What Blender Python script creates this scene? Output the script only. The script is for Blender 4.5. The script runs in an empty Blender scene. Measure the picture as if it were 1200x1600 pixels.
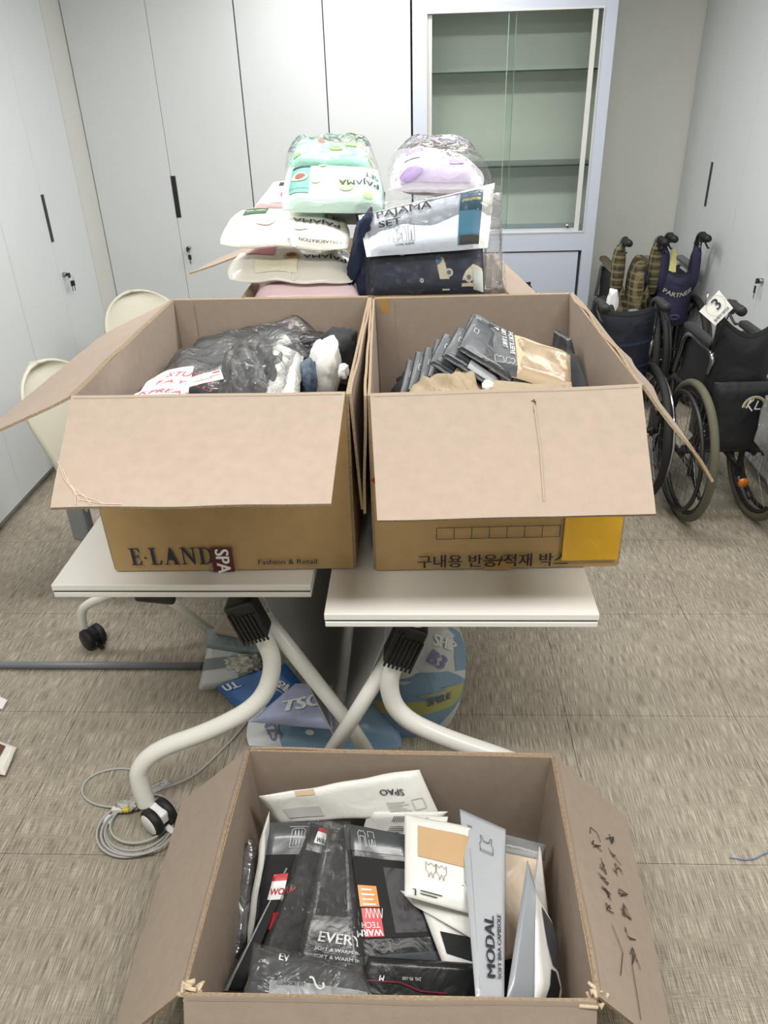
import bpy, bmesh, math, random
from mathutils import Vector, Matrix, noise
V = Vector
PI = math.pi
random.seed(7)
S = bpy.context.scene
C = S.collection

# ---------------------------------------------------------------- camera, world, lights, exposure
cam_d = bpy.data.cameras.new('camera'); cam = bpy.data.objects.new('camera', cam_d); C.objects.link(cam)
cam_d.sensor_fit = 'VERTICAL'; cam_d.sensor_height = 24; cam_d.sensor_width = 18; cam_d.lens = 18.0
cam_d.clip_start = 0.02
r_, u_, f_ = V((0.99895373, 0.03700363, -0.02687334)), V((0.00497727, 0.49616196, 0.86821572)), V((-0.04546066, 0.86744109, -0.49545867))
cam.matrix_world = Matrix(((r_.x, u_.x, -f_.x, 0), (r_.y, u_.y, -f_.y, 0), (r_.z, u_.z, -f_.z, 1.74), (0, 0, 0, 1)))
S.camera = cam
w = bpy.data.worlds.new('world'); S.world = w; w.use_nodes = True
w.node_tree.nodes['Background'].inputs[0].default_value = (0.9, 0.95, 1, 1)
w.node_tree.nodes['Background'].inputs[1].default_value = 0.3
S.view_settings.view_transform = 'Standard'; S.view_settings.look = 'None'; S.view_settings.gamma = 1
S.view_settings.use_curve_mapping = False
S.view_settings.exposure = 0.06
LAMPS = [(-0.75, 0.55, 29), (0.85, 0.55, 29), (-0.75, 2.75, 25), (0.85, 2.75, 25), (-0.1, 4.1, 20)]
def area_lamp(x, y, e):
    d = bpy.data.lights.new('panel_light', 'AREA'); d.shape = 'RECTANGLE'; d.size = 1.15; d.size_y = 0.28
    d.energy = e; d.color = (1.0, 0.985, 0.955)
    o = bpy.data.objects.new('panel_light', d); C.objects.link(o); o.location = (x, y, 2.435)
for l_ in LAMPS: area_lamp(*l_)

# ---------------------------------------------------------------- materials
def lin(c):
    return tuple((v/255/12.92 if v/255 <= .04045 else ((v/255+.055)/1.055)**2.4) for v in c[:3]) + (1,)
_m = {}
def mat(name, c, rough=.6, metal=0, var=.05, vs=6, bump=0, bs=60, crumple=0, cs=9, coat=0, emit=0, stretch=None):
    if name in _m: return _m[name]
    m = bpy.data.materials.new(name); m.use_nodes = True; nt = m.node_tree; N = nt.nodes; L = nt.links
    b = N['Principled BSDF']; b.inputs['Roughness'].default_value = rough; b.inputs['Metallic'].default_value = metal
    if coat: b.inputs['Coat Weight'].default_value = coat; b.inputs['Coat Roughness'].default_value = .12
    tc = N.new('ShaderNodeTexCoord'); src = tc.outputs['Object']
    if stretch:
        mp = N.new('ShaderNodeMapping'); mp.inputs['Scale'].default_value = stretch; L.new(src, mp.inputs[0]); src = mp.outputs[0]
    n = N.new('ShaderNodeTexNoise'); n.inputs['Scale'].default_value = vs; n.inputs['Detail'].default_value = 4; L.new(src, n.inputs[0])
    mx = N.new('ShaderNodeMix'); mx.data_type = 'RGBA'
    l = lin(c); mx.inputs[6].default_value = tuple(x*(1-var*2) for x in l[:3])+(1,); mx.inputs[7].default_value = tuple(min(1, x*(1+var*2)) for x in l[:3])+(1,)
    L.new(n.outputs[0], mx.inputs[0]); L.new(mx.outputs[2], b.inputs['Base Color'])
    last = None
    if crumple:
        n2 = N.new('ShaderNodeTexNoise'); n2.inputs['Scale'].default_value = cs; n2.inputs['Detail'].default_value = 3; n2.inputs['Distortion'].default_value = 1.2
        L.new(src, n2.inputs[0]); bp = N.new('ShaderNodeBump'); bp.inputs['Strength'].default_value = crumple; bp.inputs['Distance'].default_value = .02
        L.new(n2.outputs[0], bp.inputs['Height']); last = bp
    if bump:
        n3 = N.new('ShaderNodeTexNoise'); n3.inputs['Scale'].default_value = bs; n3.inputs['Detail'].default_value = 3
        L.new(src, n3.inputs[0]); bp = N.new('ShaderNodeBump'); bp.inputs['Strength'].default_value = bump; bp.inputs['Distance'].default_value = .004
        L.new(n3.outputs[0], bp.inputs['Height'])
        if last: L.new(last.outputs[0], bp.inputs['Normal'])
        last = bp
    if last: L.new(last.outputs[0], b.inputs['Normal'])
    if emit: b.inputs['Emission Color'].default_value = l; b.inputs['Emission Strength'].default_value = emit
    _m[name] = m
    return m
def film(name, tint=(255, 255, 255), haze=.03, rough=.07, crumple=.7, cs=22):
    """clear plastic: see-through, with crinkled highlights"""
    if name in _m: return _m[name]
    m = bpy.data.materials.new(name); m.use_nodes = True; nt = m.node_tree; N = nt.nodes; L = nt.links
    N.remove(N['Principled BSDF']); out = N['Material Output']
    t = N.new('ShaderNodeBsdfTransparent'); t.inputs[0].default_value = lin(tint)
    g = N.new('ShaderNodeBsdfGlossy'); g.inputs['Roughness'].default_value = rough
    d = N.new('ShaderNodeBsdfDiffuse'); d.inputs[0].default_value = (.8, .8, .8, 1)
    a = N.new('ShaderNodeMixShader'); a.inputs[0].default_value = haze
    f = N.new('ShaderNodeFresnel'); f.inputs['IOR'].default_value = 1.33
    mx = N.new('ShaderNodeMixShader')
    L.new(t.outputs[0], a.inputs[1]); L.new(d.outputs[0], a.inputs[2])
    if crumple:
        tc = N.new('ShaderNodeTexCoord'); n2 = N.new('ShaderNodeTexNoise'); n2.inputs['Scale'].default_value = cs; n2.inputs['Detail'].default_value = 3; n2.inputs['Distortion'].default_value = 1.5
        L.new(tc.outputs['Object'], n2.inputs[0]); bp = N.new('ShaderNodeBump'); bp.inputs['Strength'].default_value = crumple; bp.inputs['Distance'].default_value = .03
        L.new(n2.outputs[0], bp.inputs['Height']); L.new(bp.outputs[0], g.inputs['Normal']); L.new(bp.outputs[0], f.inputs['Normal'])
    L.new(f.outputs[0], mx.inputs[0]); L.new(a.outputs[0], mx.inputs[1]); L.new(g.outputs[0], mx.inputs[2]); L.new(mx.outputs[0], out.inputs[0])
    _m[name] = m
    return m

def weave_floor():
    m = bpy.data.materials.new('woven_vinyl'); m.use_nodes = True; nt = m.node_tree; N = nt.nodes; L = nt.links
    b = N['Principled BSDF']; b.inputs['Roughness'].default_value = .62
    tc = N.new('ShaderNodeTexCoord')
    def nz(sc, detail=2):
        mp = N.new('ShaderNodeMapping'); mp.inputs['Scale'].default_value = sc; L.new(tc.outputs['Object'], mp.inputs[0])
        n = N.new('ShaderNodeTexNoise'); n.inputs['Scale'].default_value = 1; n.inputs['Detail'].default_value = detail; L.new(mp.outputs[0], n.inputs[0]); return n.outputs[0]
    def math_(op, a, b_):
        x = N.new('ShaderNodeMath'); x.operation = op
        for i, q in enumerate((a, b_)):
            if isinstance(q, (int, float)): x.inputs[i].default_value = q
            else: L.new(q, x.inputs[i])
        return x.outputs[0]
    sep = N.new('ShaderNodeSeparateXYZ'); L.new(tc.outputs['Object'], sep.inputs[0])
    wx = math_('SINE', math_('MULTIPLY', sep.outputs[0], 2*PI/.0042), 0); wy = math_('SINE', math_('MULTIPLY', sep.outputs[1], 2*PI/.0046), 0)
    knot = math_('MULTIPLY', wx, wy)
    a = nz((480, 16, 1)); c = nz((30, 520, 1)); d = nz((3.5, 3.5, 1), 4); e = nz((900, 500, 1))
    s = math_('ADD', math_('MULTIPLY', a, 1.05), math_('MULTIPLY', c, .42))
    s = math_('ADD', s, math_('MULTIPLY', d, .22)); s = math_('ADD', s, math_('MULTIPLY', e, .30)); s = math_('ADD', s, math_('MULTIPLY', knot, .14))
    s = math_('SUBTRACT', s, .475)
    r = N.new('ShaderNodeValToRGB'); L.new(s, r.inputs[0])
    r.color_ramp.elements[0].position = .22; r.color_ramp.elements[0].color = lin((90, 82, 72))
    r.color_ramp.elements[1].position = .86; r.color_ramp.elements[1].color = lin((214, 205, 186))
    q = r.color_ramp.elements.new(.52); q.color = lin((152, 143, 128))
    L.new(r.outputs[0], b.inputs['Base Color'])
    bp = N.new('ShaderNodeBump'); bp.inputs['Strength'].default_value = .35; bp.inputs['Distance'].default_value = .001; L.new(s, bp.inputs['Height']); L.new(bp.outputs[0], b.inputs['Normal'])
    return m
def plaid(name, base, a, b2, sc=22):
    m = bpy.data.materials.new(name); m.use_nodes = True; nt = m.node_tree; N = nt.nodes; L = nt.links
    b = N['Principled BSDF']; b.inputs['Roughness'].default_value = .85
    tc = N.new('ShaderNodeTexCoord'); col = None
    for k, (axis, c, s, th) in enumerate((('Y', a, sc, .45), ('Z', a, sc, .45), ('Y', b2, sc*.55, .8), ('Z', b2, sc*.55, .8))):
        wv = N.new('ShaderNodeTexWave'); wv.bands_direction = axis; wv.inputs['Scale'].default_value = s; L.new(tc.outputs['Object'], wv.inputs[0])
        gt = N.new('ShaderNodeMath'); gt.operation = 'GREATER_THAN'; gt.inputs[1].default_value = th; L.new(wv.outputs['Fac'], gt.inputs[0])
        ml = N.new('ShaderNodeMath'); ml.operation = 'MULTIPLY'; ml.inputs[1].default_value = .55; L.new(gt.outputs[0], ml.inputs[0])
        mx = N.new('ShaderNodeMix'); mx.data_type = 'RGBA'; L.new(ml.outputs[0], mx.inputs[0])
        if col: L.new(col, mx.inputs[6])
        else: mx.inputs[6].default_value = lin(base)
        mx.inputs[7].default_value = lin(c); col = mx.outputs[2]
    L.new(col, b.inputs['Base Color']); return m

M = dict(
 card=mat('cardboard_inside', (162, 146, 132), .85, var=.05, vs=40, bump=.12, bs=300),
 kraft=mat('kraft_outside', (176, 146, 100), .7, var=.06, vs=25, bump=.1, bs=200),
 flute=mat('torn_board_edge', (158, 138, 114), .9, var=.3, vs=200),
 fold=mat('fold_line', (163, 146, 129), .9), ptape=mat('brown_tape', (176, 140, 84), .3, var=.08, crumple=.3),
 ytape=mat('yellow_tape', (214, 164, 40), .3, var=.1, vs=14, crumple=.35, cs=14), mtape=mat('maroon_tape', (84, 26, 34), .4),
 ink=mat('black_ink', (28, 28, 40), .6, var=.02), pen=mat('pen_ink', (52, 40, 38), .6), navyink=mat('navy_ink', (34, 38, 62), .6), redink=mat('red_ink', (205, 60, 66), .6),
 white=mat('white_print', (236, 236, 236), .5), wtab=mat('white_laminate', (232, 231, 226), .35, var=.01), seam=mat('dark_seam', (62, 62, 64), .8),
 tube=mat('white_tube', (226, 225, 219), .32, var=.01), blk=mat('black_plastic', (34, 33, 33), .45), blk2=mat('black_rubber', (24, 24, 25), .6),
 grey=mat('grey_plastic', (142, 147, 150), .45), chrome=mat('chrome', (200, 200, 202), .18, 1, var=.0), steel=mat('steel', (150, 152, 155), .3, 1),
 panel=mat('panel_sheet', (172, 173, 171), .5, var=.02), rod=mat('grey_rod', (118, 123, 130), .35, var=.02),
 lam=mat('cabinet_laminate', (208, 212, 214), .42, var=.012, vs=2), lamr=mat('cabinet_laminate_edge', (188, 191, 193), .5), gap=mat('cabinet_gap', (60, 62, 64), .9),
 wallp=mat('painted_wall', (214, 215, 208), .8, var=.015, vs=3, bump=.05, bs=120), ceil=mat('ceiling_board', (228, 228, 226), .9),
 fill=mat('filler_panel', (206, 207, 202), .6, var=.02), case=mat('case_frame', (196, 203, 217), .35, var=.01), alu=mat('satin_aluminium', (214, 215, 212), .35, .1),
 casein=mat('case_lining', (226, 230, 224), .6, var=.01), beige=mat('beige_shell', (198, 195, 178), .45, var=.01),
)
M['floor'] = weave_floor()
M['film'] = film('clear_film'); M['haze'] = film('milky_film', haze=.22, crumple=.8, cs=18)
M['case_glass'] = film('case_glass', (250, 253, 251), haze=.0, rough=.02, crumple=0)
M['shelf_glass'] = film('shelf_glass', (241, 249, 245), haze=.02, rough=.03, crumple=0)
M['glass_edge'] = mat('glass_edge', (38, 74, 62), .2, var=.02)

# ---------------------------------------------------------------- object helpers
def tag(o, label=None, cat=None, group=None, kind=None):
    if label: o['label'] = label
    if cat: o['category'] = cat
    if group: o['group'] = group
    if kind: o['kind'] = kind
    return o
def thing(name, label, cat, loc=(0, 0, 0), rz=0, group=None):
    o = bpy.data.objects.new(name, None); C.objects.link(o); o.empty_display_size = .05
    o.location = loc; o.rotation_euler = (0, 0, rz)
    return tag(o, label, cat, group)
def raw(name, vs, fs, mats, idx=None, parent=None, smooth=False, world=False):
    me = bpy.data.meshes.new(name); me.from_pydata([tuple(v) for v in vs], [], fs)
    for m in (mats if isinstance(mats, (list, tuple)) else [mats]): me.materials.append(m)
    if idx: me.polygons.foreach_set('material_index', idx)
    if smooth: me.polygons.foreach_set('use_smooth', [True]*len(me.polygons))
    o = bpy.data.objects.new(name, me); C.objects.link(o)
    if parent:
        o.parent = parent
        if world: o.matrix_parent_inverse = (Matrix.Translation(parent.location) @ parent.rotation_euler.to_matrix().to_4x4()).inverted()
    return o
class MB:
    def __init__(s): s.b = bmesh.new()
    def box(s, x0, x1, y0, y1, z0, z1, bev=0, mtx=None):
        r = bmesh.ops.create_cube(s.b, size=1)['verts']
        for v in r: v.co = V(((x0+x1)/2+v.co.x*(x1-x0), (y0+y1)/2+v.co.y*(y1-y0), (z0+z1)/2+v.co.z*(z1-z0)))
        if bev:
            es = list({e for v in r for e in v.link_edges})
            q = bmesh.ops.bevel(s.b, geom=es, offset=bev, segments=2, affect='EDGES', profile=.5)
            r = list({v for f in q['faces'] for v in f.verts} | {v for v in r if v.is_valid})
        if mtx is not None:
            for v in r: v.co = mtx @ v.co
        return s
    def tube(s, pts, r, n=10, closed=False, smooth_pts=0, cap=True):
        P = [V(p) for p in pts]
        for _ in range(smooth_pts):
            Q = [] if closed else [P[0]]
            rng = range(len(P)) if closed else range(len(P)-1)
            for i in rng:
                a, b = P[i], P[(i+1) % len(P)]
                Q += [a*.75+b*.25, a*.25+b*.75]
            if not closed: Q.append(P[-1])
            P = Q
        R = r if isinstance(r, (list, tuple)) else None
        rings = []; N_ = len(P); up = None
        for i, p in enumerate(P):
            if closed: t = (P[(i+1) % N_]-P[i-1])
            else: t = P[min(i+1, N_-1)]-P[max(i-1, 0)]
            t.normalize()
            if up is None:
                up = V((0, 0, 1)) if abs(t.z) < .9 else V((1, 0, 0))
            up = (up - t*up.dot(t)).normalized(); sd = t.cross(up)
            rr = (R[0]+(R[1]-R[0])*i/(N_-1)) if R else r
            rings.append([s.b.verts.new(p+(up*math.cos(2*PI*k/n)+sd*math.sin(2*PI*k/n))*rr) for k in range(n)])
        m = N_ if closed else N_-1
        for i in range(m):
            a, b = rings[i], rings[(i+1) % N_]
            for k in range(n): 
                f = s.b.faces.new((a[k], a[(k+1) % n], b[(k+1) % n], b[k])); f.smooth = True
        if not closed and cap:
            s.b.faces.new(rings[0][::-1]); s.b.faces.new(rings[-1])
        return s
    def lathe(s, prof, axis_p, axis_d, n=24):
        """prof: (radius, along) pairs"""
        d = V(axis_d).normalized(); u = d.orthogonal().normalized(); w_ = d.cross(u); c = V(axis_p)
        rings = [[s.b.verts.new(c+d*h+(u*math.cos(2*PI*k/n)+w_*math.sin(2*PI*k/n))*max(r, 1e-4)) for k in range(n)] for r, h in prof]
        for a, b in zip(rings, rings[1:]):
            for k in range(n):
                f = s.b.faces.new((a[k], a[(k+1) % n], b[(k+1) % n], b[k])); f.smooth = True
        return s
    def torus(s, c, d, R, r, n=40, k=8, sq=1.0):
        d = V(d).normalized(); u = d.orthogonal().normalized(); w_ = d.cross(u); c = V(c)
        rings = []
        for i in range(n):
            a = 2*PI*i/n; e = u*math.cos(a)+w_*math.sin(a)
            rings.append([s.b.verts.new(c+e*(R+r*math.cos(2*PI*j/k))+d*r*sq*math.sin(2*PI*j/k)) for j in range(k)])
        for i in range(n):
            A, B = rings[i], rings[(i+1) % n]
            for j in range(k):
                f = s.b.faces.new((A[j], A[(j+1) % k], B[(j+1) % k], B[j])); f.smooth = True
        return s
    def prism(s, poly, h, mtx):
        a = [s.b.verts.new(mtx @ V((x, y, 0))) for x, y in poly]; b = [s.b.verts.new(mtx @ V((x, y, h))) for x, y in poly]
        s.b.faces.new(a[::-1]); s.b.faces.new(b); n = len(poly)
        for i in range(n): s.b.faces.new((a[i], a[(i+1) % n], b[(i+1) % n], b[i]))
        return s
    def build(s, name, m, parent=None):
        bmesh.ops.recalc_face_normals(s.b, faces=s.b.faces[:])
        me = bpy.data.meshes.new(name); s.b.to_mesh(me); s.b.free(); me.materials.append(m)
        o = bpy.data.objects.new(name, me); C.objects.link(o)
        if parent: o.parent = parent
        return o
def ell(a, t):
    return a*a*(3-2*a) if t else a

class Patch:
    """a curved sheet in space over a quad a,b,c,d (u along a-b, v along a-d); front side faces the normal"""
    def __init__(s, a, b, c, d, t=0, edge=.15, seed=0, wr=0, wf=4, bow=0, rnd=0, ridge=0, flip=False):
        s.q = [V(x) for x in (a, b, c, d)]
        s.n = (s.q[1]-s.q[0]).cross(s.q[3]-s.q[0]).normalized()
        if flip: s.n = -s.n
        s.lu = ((s.q[1]-s.q[0]).length+(s.q[2]-s.q[3]).length)/2; s.lv = ((s.q[3]-s.q[0]).length+(s.q[2]-s.q[1]).length)/2
        s.t, s.e, s.seed, s.wr, s.wf, s.bow, s.rnd, s.ridge = t, edge, seed, wr, wf, bow, rnd, ridge
    def k(s, x):
        x = max(0, min(x, 1-x))/s.e
        return math.sin(min(x, 1)*PI/2)
    def P(s, u, v, off=0, side=1):
        h = s.t*s.k(u)*s.k(v)
        w1 = noise.noise(V((u*s.wf*s.lu*4, v*s.wf*s.lv*4, s.seed)))*s.wr
        if s.ridge: w1 += s.ridge*math.sin((u*1.3+v*.7)*s.wf*5+3*noise.noise(V((u*3, v*3, s.seed+5))))*s.k(u)*s.k(v)
        mid = s.bow*(4*u*(1-u)-.0)
        if s.rnd:
            x, y = 2*u-1, 2*v-1
            x2, y2 = x*math.sqrt(max(0, 1-y*y/2)), y*math.sqrt(max(0, 1-x*x/2))
            u, v = (1+x+(x2-x)*s.rnd)/2, (1+y+(y2-y)*s.rnd)/2
        a, b, c, d = s.q
        p = (a*(1-u)+b*u)*(1-v)+(d*(1-u)+c*u)*v
        return p+s.n*(mid+w1+(h if side > 0 else -h*.8)+off*side)
def sheet(name, pt, m, parent, u0=0, u1=1, v0=0, v1=1, off=.0018, nu=16, nv=16, poly=None):
    off += .0012
    """a thin printed or cloth region that follows a patch"""
    vs = []; fs = []
    if poly:   # poly: list of rows [(u_left,u_right)] from v0 to v1
        nv = len(poly)-1
    for j in range(nv+1):
        v = v0+(v1-v0)*j/nv; a, b = poly[j] if poly else (u0, u1)
        for i in range(nu+1): vs.append(pt.P(a+(b-a)*i/nu, v, off))
    for j in range(nv):
        for i in range(nu): k = j*(nu+1)+i; fs.append((k, k+1, k+nu+2, k+nu+1))
    return raw(name, vs, fs, m, parent=parent, smooth=True)
def blob(name, pt, m, parent, uc, vc, r, off=.002, n=14, asp=1, seed=None):
    off += .0022
    vs = [pt.P(uc, vc, off)]; fs = []
    for ring in (.5, 1):
        for i in range(n):
            a = 2*PI*i/n; rr = r*ring*(1+(.35*noise.noise(V((math.cos(a), math.sin(a), seed))) if seed is not None else 0))
            vs.append(pt.P(uc+math.cos(a)*rr*asp/pt.lu, vc+math.sin(a)*rr/pt.lv, off))
    for i in range(n):
        j = (i+1) % n; fs.append((0, 1+i, 1+j)); fs.append((1+i, 1+n+i, 1+n+j, 1+j))
    return raw(name, vs, fs, m, parent=parent, smooth=True)
def pouch(name, pt, m, parent=None, nu=26, nv=26, back=True):
    vs = []; fs = []
    for sd in ((1, -1) if back else (1,)):
        o = len(vs)
        for j in range(nv+1):
            for i in range(nu+1): vs.append(pt.P(i/nu, j/nv, .0006, sd))
        for j in range(nv):
            for i in range(nu):
                k = o+j*(nu+1)+i; f = (k, k+1, k+nu+2, k+nu+1); fs.append(f if sd > 0 else f[::-1])
    if back:
        o = (nu+1)*(nv+1)
        edge = [i for i in range(nu+1)]+[j*(nu+1)+nu for j in range(1, nv+1)]+[nv*(nu+1)+i for i in range(nu-1, -1, -1)]+[j*(nu+1) for j in range(nv-1, 0, -1)]
        for a, b in zip(edge, edge[1:]+edge[:1]): fs.append((b, a, a+o, b+o))
    return raw(name, vs, fs, m, parent=parent, smooth=True)
def slab(name, pt, th, mf, mb, me, parent=None, nu=8, nv=8):
    """board with thickness behind the patch: front, back and edge materials"""
    vs = []; fs = []; ix = []
    W = (nu+1)*(nv+1)
    for k in range(2):
        for j in range(nv+1):
            for i in range(nu+1): vs.append(pt.P(i/nu, j/nv)-pt.n*th*k)
    for k in range(2):
        for j in range(nv):
            for i in range(nu):
                q = k*W+j*(nu+1)+i; f = (q, q+1, q+nu+2, q+nu+1); fs.append(f if not k else f[::-1]); ix.append(k)
    edge = [i for i in range(nu+1)]+[j*(nu+1)+nu for j in range(1, nv+1)]+[nv*(nu+1)+i for i in range(nu-1, -1, -1)]+[j*(nu+1) for j in range(nv-1, 0, -1)]
    for a, b in zip(edge, edge[1:]+edge[:1]): fs.append((b, a, a+W, b+W)); ix.append(2)
    o = raw(name, vs, fs, [mf, mb, me], ix, parent=parent)
    return o
_tc = {}
def glyphs(s):
    if s in _tc: return _tc[s]
    cu = bpy.data.curves.new('t', 'FONT'); cu.body = s; cu.size = 1; cu.resolution_u = 3
    o = bpy.data.objects.new('t', cu); C.objects.link(o); bpy.context.view_layer.update()
    me = bpy.data.meshes.new_from_object(o.evaluated_get(bpy.context.evaluated_depsgraph_get()))
    b = bmesh.new(); b.from_mesh(me); bmesh.ops.triangulate(b, faces=b.faces[:])
    for _ in range(2):
        es = [e for e in b.edges if e.calc_length() > .3]
        if es: bmesh.ops.subdivide_edges(b, edges=es, cuts=1); bmesh.ops.triangulate(b, faces=b.faces[:])
    b.verts.index_update(); vs = [v.co.copy() for v in b.verts]; fs = [tuple(v.index for v in f.verts) for f in b.faces]; b.free()
    bpy.data.objects.remove(o); bpy.data.curves.remove(cu); bpy.data.meshes.remove(me)
    _tc[s] = (vs, fs); return vs, fs
def text(pt, s, u, v, size, m, parent, ang=0, off=.0042, sx=1.0, bold=0, name='printed_text', shear=0, mirror=False):
    """lettering on a patch: (u,v) is the left end of the baseline, size in metres"""
    vs, fs = glyphs(s); out = []; F = []; off += .0013
    ca, sa = math.cos(ang), math.sin(ang)
    for k in range(3 if bold else 1):
        o = len(out)
        for p in vs:
            x = ((p.x+p.y*shear)*size*sx+(k-1)*bold*size)*(-1 if mirror else 1); y = p.y*size
            out.append(pt.P(u+(x*ca-y*sa)/pt.lu, v+(x*sa+y*ca)/pt.lv, off+k*.0001))
        F += [tuple(i+o for i in f) for f in fs]
    if not out: return None
    return raw(name, out, F, m, parent=parent)
def strokes(pt, lines, wd, m, parent, u0=0, v0=0, sc=1, ang=0, off=.0042, name='line_drawing'):
    """pen strokes on a patch; lines in metres*sc about (u0,v0)"""
    vs = []; fs = []; ca, sa = math.cos(ang), math.sin(ang); off += .0008
    for ln in lines:
        for (x0, y0), (x1, y1) in zip(ln, ln[1:]):
            d = V((x1-x0, y1-y0)); 
            if d.length == 0: continue
            nn = V((-d.y, d.x)).normalized()*wd/2/sc; k = len(vs)
            for x, y in ((x0-nn.x, y0-nn.y), (x1-nn.x, y1-nn.y), (x1+nn.x, y1+nn.y), (x0+nn.x, y0+nn.y)):
                x *= sc; y *= sc
                vs.append(pt.P(u0+(x*ca-y*sa)/pt.lu, v0+(x*sa+y*ca)/pt.lv, off))
            fs.append((k, k+1, k+2, k+3))
    return raw(name, vs, fs, m, parent=parent)
def lump(name, c, r, m, parent=None, seed=0, amp=.25, fr=1.6, rot=(0, 0, 0), sub=4, flat=True, folds=0):
    b = bmesh.new(); bmesh.ops.create_icosphere(b, subdivisions=sub, radius=1)
    R = Matrix.Rotation(rot[2], 3, 'Z') @ Matrix.Rotation(rot[1], 3, 'Y') @ Matrix.Rotation(rot[0], 3, 'X')
    for v in b.verts:
        p = v.co.copy(); n1 = noise.noise(p*fr+V((seed, 0, 0))); n2 = noise.noise(p*fr*2.7+V((0, seed, 0)))
        k = 1+amp*n1+amp*.4*n2
        if folds: k += folds*abs(noise.noise(p*3.3+V((seed, 3, 1))))-folds*.3
        p = V([math.copysign(abs(x)**.8, x) for x in p])*k
        v.co = V(c)+R @ V((p.x*r[0], p.y*r[1], p.z*r[2]))
    for f in b.faces: f.smooth = True
    me = bpy.data.meshes.new(name); b.to_mesh(me); b.free(); me.materials.append(m)
    o = bpy.data.objects.new(name, me); C.objects.link(o)
    if parent: o.parent = parent
    return o


# ================================================================ THE ROOM
XL, XR, YB, YF, ZC = -2.3, 2.1, 5.13, -1.4, 2.46
def struct(mb, name, m): return tag(mb.build(name, m), kind='structure')
tag_floor = struct(MB().box(XL, XR, YF, YB, -.05, -.006), 'floor', mat('floor_screed', (90, 84, 76), .9))
T = .512
for ix in range(-5, 5):
    for iy in range(-6, 8):
        x0, x1 = ix*T-.06, (ix+1)*T-.06; y0, y1 = 1.26+(iy-1)*T, 1.26+iy*T
        x0, x1, y0, y1 = max(x0, XL), min(x1, XR), max(y0, YF), min(y1, YB)
        if x1-x0 < .03 or y1-y0 < .03: continue
        g = .0007
        MB().box(x0+g, x1-g, y0+g, y1-g, -.006, 0).build('floor_tile', M['floor'], tag_floor)
struct(MB().box(XL, XR, YF, YB, ZC, ZC+.05), 'ceiling', M['ceil'])
struct(MB().box(XL, XR, YB, YB+.08, 0, ZC), 'wall_back', M['wallp'])
struct(MB().box(XL-.08, XL, YF, YB, 0, ZC), 'wall_left', M['wallp'])
struct(MB().box(XR, XR+.08, YF, YB, 0, ZC), 'wall_right', M['wallp'])
struct(MB().box(XL, XR, YF-.08, YF, 0, ZC), 'wall_front', M['wallp'])
for k, (x, y, e) in enumerate(LAMPS):
    t = thing('ceiling_light', ['flat white ceiling light panel above the camera, left', 'flat white ceiling light panel above the camera, right', 'flat white ceiling light panel over the left table', 'flat white ceiling light panel over the right table', 'flat white ceiling light panel before the rear cabinets'][k], 'ceiling light', (x, y, ZC))
    MB().box(-.6, .6, -.15, .15, -.018, 0).build('light_frame', M['alu'], t)
    MB().box(-.58, .58, -.13, .13, -.0215, -.018).build('diffuser', mat('lit_diffuser', (255, 252, 245), .5, emit=1.2), t)

# wardrobes ------------------------------------------------------
def wardrobe(label, origin, rz, doors, depth, H=2.4, seam_w=.0022, handle=True, keys=0, dark_gap=False):
    """local x runs along the front, local -y is the front face; doors = list of x edges"""
    t = thing('wardrobe', label, 'cabinet', origin, rz)
    a, b = doors[0], doors[-1]
    MB().box(a, b, .02, depth, .055, H).box(a+.01, b-.01, .05, depth, 0, .055).build('body', M['gap'] if dark_gap else M['lamr'], t)
    for k in range(len(doors)-1):
        x0, x1 = doors[k]+seam_w/2, doors[k+1]-seam_w/2
        o = MB().box(x0, x1, 0, .019, .06, H-.004, bev=.0012).build('door', M['lam'], t)
    if handle and len(doors) > 2:
        x = doors[1]
        MB().box(x-.002, x+.026, -.003, .004, 1.045, 1.268).build('handle', mat('handle_recess', (22, 22, 24), .4), o)
        lk = MB().lathe([(0, -.018), (.011, -.018), (.012, -.015), (.012, 0)], (x+.045, 0, .875), (0, 1, 0), 18)
        lk.b.verts.ensure_lookup_table()
        lk.build('lock', M['steel'], o)
        kb = MB().box(x+.043, x+.047, -.028, -.018, .868, .882); kb.box(x+.036, x+.054, -.036, -.028, .857, .883, bev=.003)
        kb.build('key', M['blk'], o)
        if keys:
            MB().torus((x+.05, -.034, .855), (1, .2, 0), .014, .0012, 16, 5).build('key_ring', M['steel'], o)
            for s_ in range(keys):
                MB().box(x+.04+s_*.014, x+.06+s_*.014, -.036-s_*.006, -.030-s_*.006, .812, .84, bev=.003).box(x+.048+s_*.014, x+.053+s_*.014, -.034-s_*.006, -.032-s_*.006, .787, .812).build('spare_key', M['blk'], o)
    return t
wardrobe('tall pale grey cabinet facing the camera in the rear left corner', (0, 4.69, 0), 0, [-1.845, -1.40, -.945], .42, keys=1)
wardrobe('tall pale grey cabinet directly left of the display case, black door seam', (0, 4.69, 0), 0, [-.942, -.483, -.03], .42, seam_w=.006, dark_gap=True)
wardrobe('left wall cabinet nearest the rear corner, two keys in its lock', (-1.85, 0, 0), PI/2, [3.532, 3.986, 4.452], .42, keys=2)
wardrobe('tall pale grey cabinet on the left wall beside the left table', (-1.85, 0, 0), PI/2, [2.62, 3.082, 3.53], .42)
wardrobe('tall pale grey cabinet at the left edge of the frame', (-1.85, 0, 0), PI/2, [1.7, 2.16, 2.618], .42)
tag(MB().box(-2.27, -1.85, 4.454, 4.69, 0, 2.4).build('trim_1', M['fill']), kind='structure')
tag(MB().box(-2.27, -1.848, 4.692, 5.12, 0, 2.4).build('trim_2', M['fill']), kind='structure')
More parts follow.
